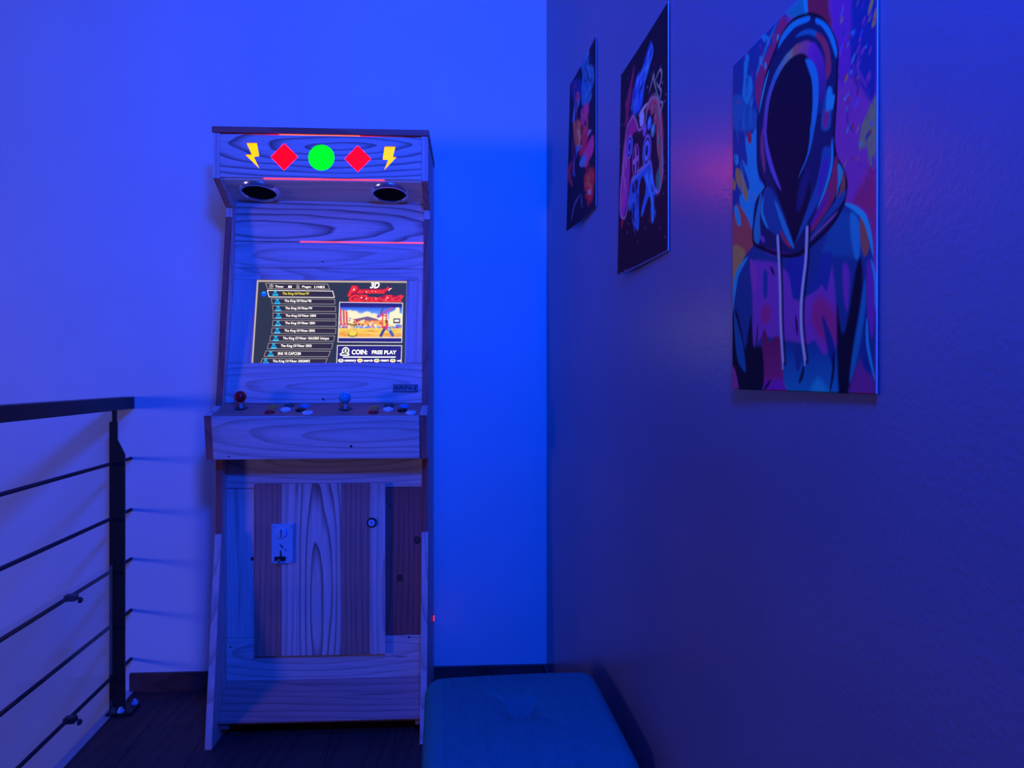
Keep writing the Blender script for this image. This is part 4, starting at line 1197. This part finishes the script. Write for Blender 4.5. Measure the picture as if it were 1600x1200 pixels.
# draw cords
for pth in (B3((487, 1020),) + C3((415, 10), (425, 250), (430, 500), (440, 700), (448, 815)), B3((757, 940),) + C3((622, 20), (596, 260), (586, 420), (592, 600), (617, 800))):
    S.stroke([(x + .012, y + .004) for x, y in pth], .026, BLK, .8); S.stroke(pth, .018, LAV)
S.stroke(C3((447, 822), (446, 875)), .010, LAV, 1, False); S.stroke(C3((616, 806), (616, 845)), .010, LAV, 1, False)
S.stroke(C3((610, 850), (595, 930), (570, 990)), .02, BLK, .9, True, True)
grade(S, 1.5, 1.45, 0.34)
hang('poster', S, *D3, lambda u, v: 0.0025 + 0.004 * (1 - u) ** 2 + 0.001 * v, 'large poster of a faceless hooded figure wearing headphones')

# -- poster with a neon game controller
D2 = (1.508, 1.211, 1.736, 1.314)
def E2(*p): return [wall_uv(960 + x / 5.45, y / 5.45, *D2) for x, y in p]
def F2(*p): return [wall_uv(960 + x / 5.45, 220 + y / 5.45, *D2) for x, y in p]
Q = Paint(190, 266, (0.008, 0.005, 0.022))
def glow(P, pth, col, w, closed=False):
    pth = pth + pth[:1] if closed else pth
    P.stroke(pth, w * 2.4, col, .16, True, False, 5); P.stroke(pth, w * .8, col, 1, True, False, 1.2)
Q.poly(E2((325, 365), (345, 440), (310, 560), (285, 660), (270, 800), (250, 920), (200, 980), (175, 900), (190, 740), (250, 600), (290, 460)), (0.02, 0.10, 0.65), 6, .8)
Q.poly(E2((215, 650), (270, 640), (255, 800), (240, 920), (190, 960), (200, 780)), (0.02, 0.16, 0.98), 5)
Q.stroke(E2((325, 370), (340, 450), (300, 600), (265, 740), (250, 870)), .03, (0.05, 0.35, 0.9), .9, True, True)
wisps(Q, E2((330, 380), (300, 560), (240, 700), (205, 850), (195, 960)), .035, [(0.02, 0.12, 0.8), (0.05, 0.35, 1.0), (0.01, 0.04, 0.35), (0.01, 0.02, 0.15), (0.2, 0.5, 1.0)], 70, 21)
wisps(Q, E2((190, 620), (150, 850), (130, 1080)), .03, [(0.45, 0.03, 0.2), (0.3, 0.02, 0.3), (0.1, 0.01, 0.1)], 26, 22)
Q.stroke(E2((190, 600), (165, 740), (140, 900), (135, 1050)), .07, (0.35, 0.03, 0.15), .7, True, True, 4)
ctrl = E2((128, 1180), (140, 1090), (165, 1025), (190, 990), (215, 1050), (235, 1110), (280, 1050), (300, 900), (340, 830), (380, 850), (405, 950), (415, 1100)) + \
       F2((422, 100), (425, 250), (405, 400), (380, 440), (350, 380), (328, 200), (300, 195), (190, 310), (165, 450), (142, 620), (120, 660), (97, 600), (100, 400), (112, 200))
Q.poly(ctrl, (0.012, 0.006, 0.03), 1)
Q.poly(E2((128, 1180), (165, 1025), (190, 1000), (225, 1100), (180, 1150)) + F2((165, 100), (165, 250), (150, 500), (120, 655), (97, 600), (100, 400), (112, 200)), (0.55, 0.04, 0.28), 4, .85, True, (0.40, 0.05, 0.60))
Q.poly(E2((290, 950), (340, 835), (380, 855), (405, 950), (412, 1150), (375, 1180), (365, 960), (320, 930)), (0.62, 0.06, 0.12), 3, .9)
Q.poly(F2((375, 0), (415, 0), (422, 100), (424, 250), (405, 390), (380, 420), (370, 300), (400, 180)), (0.05, 0.25, 0.22), 4, .9)
Q.poly(E2((250, 950), (272, 960), (270, 1050), (245, 1080), (235, 1020)), (0.45, 0.55, 0.95), 2)
wisps(Q, E2((150, 1060),) + F2((125, 100), (125, 300), (112, 620)), .022, [(0.75, 0.08, 0.3), (0.5, 0.06, 0.6), (0.2, 0.02, 0.25), (0.9, 0.3, 0.5)], 46, 23)
wisps(Q, E2((330, 850), (385, 900), (405, 1100)) + F2((412, 150), (405, 380)), .02, [(0.85, 0.10, 0.12), (0.5, 0.04, 0.10), (0.08, 0.35, 0.25), (0.05, 0.2, 0.2)], 46, 24)
glow(Q, ctrl, (0.60, 0.30, 0.65), .013, True)
glow(Q, E2((290, 960), (330, 850), (370, 850), (400, 950), (412, 1120)), (0.75, 0.20, 0.22), .022)
for c, rx, ry, col in ((F2((160, 55))[0], .075, .055, (0.10, 0.20, 0.95)), (F2((295, 85))[0], .085, .07, (0.15, 0.30, 0.95))):
    for f_, cl in ((1.0, (0.25, 0.2, 0.7)), (.8, (0.01, 0.01, 0.08)), (.65, col), (.35, (0.01, 0.02, 0.15))):
        Q.ell(c, rx * f_, ry * f_, cl, 1.5)
c = F2((208, 165))[0]
Q.ell(c, .075, .075, (0.40, 0.12, 0.40), 1.5); Q.ell(c, .062, .066, (0.05, 0.02, 0.12), 1.5)
Q.stroke([(c[0], c[1] - .05), (c[0], c[1] + .05)], .03, (0.45, 0.2, 0.6), 1, False); Q.stroke([(c[0] - .045, c[1]), (c[0] + .045, c[1])], .035, (0.45, 0.2, 0.6), 1, False)
for p_, cl in (((340, 925), (0.55, 0.10, 0.15)), ((368, 1005), (0.62, 0.10, 0.14)), ((316, 1050), (0.05, 0.30, 0.85)), ((345, 1110), (0.08, 0.35, 0.50)), ((278, 1110), (0.25, 0.10, 0.6))):
    Q.ell(E2(p_)[0], .04, .028, cl, 1.5)
    Q.ell(E2((p_[0] - 4, p_[1] - 8))[0], .016, .010, tuple(min(1, x * 1.6 + .05) for x in cl), 1.5)
Q.poly(F2((185, 330), (300, 220), (325, 235), (350, 400), (370, 450), (350, 480), (355, 660), (335, 690), (338, 520), (310, 480), (262, 640), (255, 590), (290, 400), (262, 300), (235, 420), (235, 740), (205, 700), (200, 520), (165, 600), (160, 480)), (0.015, 0.16, 0.75), 2, .95, True, (0.02, 0.25, 0.85))
Q.poly(F2((280, 300), (325, 250), (355, 430), (335, 460), (300, 380)), (0.03, 0.34, 1.0), 2)
Q.poly(F2((190, 360), (225, 330), (220, 430), (185, 440)), (0.01, 0.01, 0.07), 2)
wisps(Q, F2((300, 240), (320, 400), (345, 470), (345, 670)), .022, [(0.03, 0.4, 1.0), (0.02, 0.12, 0.6), (0.005, 0.02, 0.12), (0.15, 0.55, 1.0)], 44, 25)
wisps(Q, F2((200, 330), (215, 480), (205, 620), (225, 780)), .028, [(0.03, 0.25, 0.9), (0.02, 0.08, 0.5), (0.005, 0.02, 0.12)], 44, 26)
glow(Q, F2((185, 340), (300, 205), (325, 200), (350, 380), (380, 430)), (0.10, 0.30, 0.95), .018)
for lp in (((395, 860), (355, 700), (350, 640), (330, 720), (310, 800)), ((350, 720), (400, 600), (418, 640), (395, 740), (370, 700)), ((400, 870), (425, 880), (415, 930), (405, 960)), ((400, 860), (412, 780), (390, 740))):
    Q.stroke(E2(*lp), .018, (0.45, 0.48, 0.42), .9, True, True)
Q.stroke(E2((300, 880), (260, 940), (230, 990)), .03, (0.55, 0.55, 0.75), .9, True, True)
rr = random.Random(5)
for k in range(70):
    x, y = rr.uniform(90, 460), rr.uniform(500, 2350)
    if 800 < y < 1700 and 110 < x < 420: continue
    Q.ell(E2((x, y))[0], rr.uniform(.003, .009), rr.uniform(.002, .006), rr.choice([(0.4, 0.4, 0.5), (0.1, 0.2, 0.6), (0.3, 0.1, 0.3)]), 1.5)
Q.stroke(F2((118, 660), (108, 740)), .03, (0.55, 0.03, 0.06), .9, False, True)
for u0, u1, v0, v1 in ((0.985, 1.0, 0, 1), (0, 1, .992, 1)):
    Q.poly([(u0, v0), (u1, v0), (u1, v1), (u0, v1)], (0.10, 0.12, 0.55), 1, 1, False)
grade(Q, 1.9, 1.5, 0.65)
hang('poster', Q, *D2, lambda u, v: 0.003 + 0.012 * (1 - u) ** 2 * (0.35 + 0.65 * v), 'black poster of a neon glowing game controller')

# -- narrow-looking far poster: fiery figure in blue smoke
D1 = (2.065, 1.766, 1.943, 1.521)
def G1(*p): return [wall_uv(880 + x / 7.06, 40 + y / 7.06, *D1) for x, y in p]
def H1(*p): return [wall_uv(880 + x / 7.06, 200 + y / 7.06, *D1) for x, y in p]
R_ = Paint(130, 182, (0.008, 0.008, 0.05))
R_.poly(G1((270, 275), (300, 290), (300, 440), (345, 480), (350, 620), (310, 760), (290, 860), (235, 880), (225, 700), (235, 540), (215, 420), (250, 330)), (0.02, 0.22, 0.85), 4)
R_.poly(G1((260, 420), (290, 430), (285, 600), (255, 640)), (0.015, 0.08, 0.42), 4); R_.stroke(G1((335, 480), (345, 600), (300, 750)), .05, (0.03, 0.30, 1.0), .9, True, True, 3)
R_.poly(G1((135, 640), (215, 600), (220, 800), (150, 820)), (0.015, 0.04, 0.40), 6)
R_.poly(G1((175, 760), (200, 735), (212, 800), (205, 880), (180, 960), (165, 1075), (150, 1060), (160, 900)), (0.10, 0.22, 0.85), 3); R_.poly(G1((180, 750), (200, 745), (205, 810), (182, 830)), (0.55, 0.05, 0.25), 2)
R_.poly(G1((225, 950), (245, 900), (290, 850), (298, 960), (270, 1060), (255, 1130), (225, 1060)), (0.48, 0.05, 0.42), 3)
R_.poly(G1((160, 1080), (215, 1050), (225, 1130)) + H1((225, 100), (215, 200), (190, 230), (170, 130)), (0.60, 0.18, 0.10), 4)
R_.poly(H1((240, 20), (290, 0), (290, 120), (250, 300), (210, 280), (235, 160)), (0.58, 0.03, 0.14), 4)
R_.stroke(H1((190, 20), (210, 80), (215, 180)), .05, (0.75, 0.45, 0.30), .8, True, True, 2)
R_.stroke(H1((325, 30), (300, 50), (285, 90)), .04, (0.25, 0.30, 0.75), 1, True, True); R_.stroke(H1((330, 190), (310, 230), (270, 330)), .16, (0.50, 0.06, 0.45), 1, True, False, 2)
R_.stroke(H1((275, 335), (250, 360), (215, 395)), .10, (0.08, 0.28, 0.85), 1, True, True, 2); R_.stroke(H1((185, 200), (190, 280), (170, 350), (170, 480), (180, 530)), .06, (0.06, 0.12, 0.65), 1, True, True, 2)
R_.poly(H1((180, 200), (230, 200), (190, 270)), (0.10, 0.25, 0.85), 2)
R_.stroke(H1((150, 380), (130, 490), (160, 640)), .07, (0.42, 0.03, 0.12), .8, True, True, 4)
R_.poly(H1((270, 500), (340, 440), (360, 520), (350, 640), (330, 800), (280, 780), (255, 600)), (0.50, 0.025, 0.06), 6); R_.stroke(H1((310, 500), (290, 580), (310, 640)), .06, (0.60, 0.22, 0.10), .9, True, True, 2)
R_.poly(H1((225, 720), (280, 690), (330, 700), (300, 715), (240, 730)), (0.012, 0.01, 0.08), 2); R_.stroke(H1((285, 700), (325, 708)), .05, (0.30, 0.40, 0.85), 1, False, True)
R_.stroke(H1((225, 730), (185, 820), (165, 930), (155, 1010)), .035, (0.10, 0.12, 0.45), .9, True, True); R_.stroke(H1((230, 730), (240, 880)), .035, (0.10, 0.12, 0.45), .9, False, True)
wisps(R_, G1((280, 290), (270, 480), (320, 620), (290, 850)), .05, [(0.03, 0.35, 1.0), (0.02, 0.12, 0.6), (0.008, 0.03, 0.2), (0.1, 0.5, 1.0)], 70, 31, (.01, .04))
wisps(R_, G1((240, 920), (265, 1100)) + H1((230, 150), (215, 300)), .05, [(0.7, 0.05, 0.2), (0.5, 0.2, 0.1), (0.02, 0.01, 0.08), (0.4, 0.08, 0.5)], 50, 32, (.01, .035))
wisps(R_, H1((320, 450), (300, 600), (310, 780)), .06, [(0.75, 0.05, 0.05), (0.3, 0.01, 0.05), (0.7, 0.3, 0.1), (0.02, 0.01, 0.06)], 50, 33, (.01, .04))
wisps(R_, G1((150, 660), (170, 900)) + H1((170, 300), (140, 600)), .05, [(0.03, 0.06, 0.4), (0.4, 0.03, 0.1), (0.01, 0.01, 0.08)], 40, 34, (.01, .035))
R_.poly([(.975, 0), (1, 0), (1, 1), (.975, 1)], (0.012, 0.02, 0.30), 1, 1, False)
grade(R_, 1.9, 1.5, 0.6)
hang('poster', R_, *D1, lambda u, v: 0.003 + 0.020 * (1 - u) ** 2 * (0.45 + 0.55 * v), 'small dark poster of a red figure in blue smoke, nearest the corner')

# ------------------------------------------------------------------ corduroy ottoman
OZ = 0.42
def ott(y, off=0.0): return Vector((wall_x(y) - 0.030 + off, y))
oy0, oy1 = 1.660, 1.245
ow = 0.392
oc = Vector(((wall_x((oy0 + oy1) / 2) - 0.028 - ow / 2), (oy0 + oy1) / 2))
ol = (oy0 - oy1)
orz = math.atan(0.1027)
stool = empty('ottoman', (oc.x, oc.y, 0), orz)
tag(stool, 'blue corduroy ottoman with a buttoned top against the dark wall', 'ottoman')
def cushion():
    """rounded box with real corduroy ribs running front to back over the top and down the sides"""
    hx, hy, r = ow / 2, ol / 2, 0.035
    z0, z1 = 0.10, OZ
    nrib = 74
    nx, ny = nrib * 4, 90
    vs, fs = [], []
    # profile across x: down the left side, over the top, down the right side
    prof = []
    nside = 40; narc = 24
    for i in range(nside): prof.append((-hx, z0 + (z1 - r - z0) * i / nside, -1, 0))
    for i in range(narc): a = math.pi - (math.pi / 2) * i / narc; prof.append((-hx + r + r * math.cos(a), z1 - r + r * math.sin(a), math.cos(a), math.sin(a)))
    for i in range(nx + 1): prof.append((-hx + r + (2 * hx - 2 * r) * i / nx, z1, 0, 1))
    for i in range(1, narc + 1): a = math.pi / 2 - (math.pi / 2) * i / narc; prof.append((hx - r + r * math.cos(a), z1 - r + r * math.sin(a), math.cos(a), math.sin(a)))
    for i in range(1, nside + 1): prof.append((hx, z1 - r - (z1 - r - z0) * i / nside, 1, 0))
    arc = [0.0]
    for i in range(1, len(prof)): arc.append(arc[-1] + math.hypot(prof[i][0] - prof[i - 1][0], prof[i][1] - prof[i - 1][1]))
    ysl = []
    for j in range(10): a = (math.pi / 2) * j / 10; ysl.append((-hy + r - r * math.cos(a), 1 - math.sin(a)))
    for j in range(ny + 1): ysl.append((-hy + r + (2 * hy - 2 * r) * j / ny, 0.0))
    for j in range(9, -1, -1): a = (math.pi / 2) * j / 10; ysl.append((hy - r + r * math.cos(a), 1 - math.sin(a)))
    m = len(prof)
    pitch = (2 * hx) / nrib
    for (y, ins) in ysl:
        for (x, z, nxn, nzn), s_ in zip(prof, arc):
            q = abs(math.sin(math.pi * s_ / pitch))
            h_ = 0.0024 * (q - 0.6)
            X = x * (1 - ins * r / hx) + nxn * h_
            Z = z - (z - z0 > 0.2) * ins * r * max(0, nzn) + nzn * h_
            if nzn > 0.3:
                # domed, button-tufted top
                dome = (1 - (x / hx) ** 2) * (1 - (y / hy) ** 2)
                rr_ = math.hypot(x, y)
                tuft = -0.030 * math.exp(-(rr_ / 0.032) ** 2) - 0.010 * math.exp(-(rr_ / 0.10) ** 2)
                fold = -0.006 * math.exp(-((abs(x) - abs(y) * 0.9) / 0.014) ** 2) * math.exp(-(rr_ / 0.10) ** 2) * (rr_ / 0.05 if rr_ < 0.05 else 1)
                Z += nzn * (0.022 * max(0, dome) + tuft + fold)
            vs.append((X, y, Z))
    for j in range(len(ysl) - 1):
        for i in range(m - 1):
            fs.append([j * m + i, j * m + i + 1, (j + 1) * m + i + 1, (j + 1) * m + i])
    fs.append([i for i in range(m)][::-1]); fs.append([(len(ysl) - 1) * m + i for i in range(m)])
    bm = bmesh.new()
    return vs, fs
vs, fs = cushion()
cu_ = obj_from('cushion', vs, fs, 'blue_corduroy', stool, None, None, True, center=False)
bm = bmesh.new(); bm.from_mesh(cu_.data); bmesh.ops.recalc_face_normals(bm, faces=list(bm.faces)); bm.to_mesh(cu_.data); bm.free()
lathe('tuft_button', [(0.0, 0.007), (0.007, 0.006), (0.0115, 0.002), (0.0115, -0.004)], 'blue_corduroy', stool, Matrix.Translation((0, 0, OZ + 0.022 - 0.043 + 0.004)), 18)
box('base', -ow / 2 + 0.012, ow / 2 - 0.012, -ol / 2 + 0.012, ol / 2 - 0.012, 0.075, 0.101, 'button_black', stool)
for sx in (-1, 1):
    for sy in (-1, 1):
        lathe('leg', [(0.0, 0.0), (0.014, 0.0), (0.021, 0.076), (0.0, 0.076)], 'floor_wood_Y', stool, Matrix.Translation((sx * (ow / 2 - 0.045), sy * (ol / 2 - 0.045), 0)), 16)
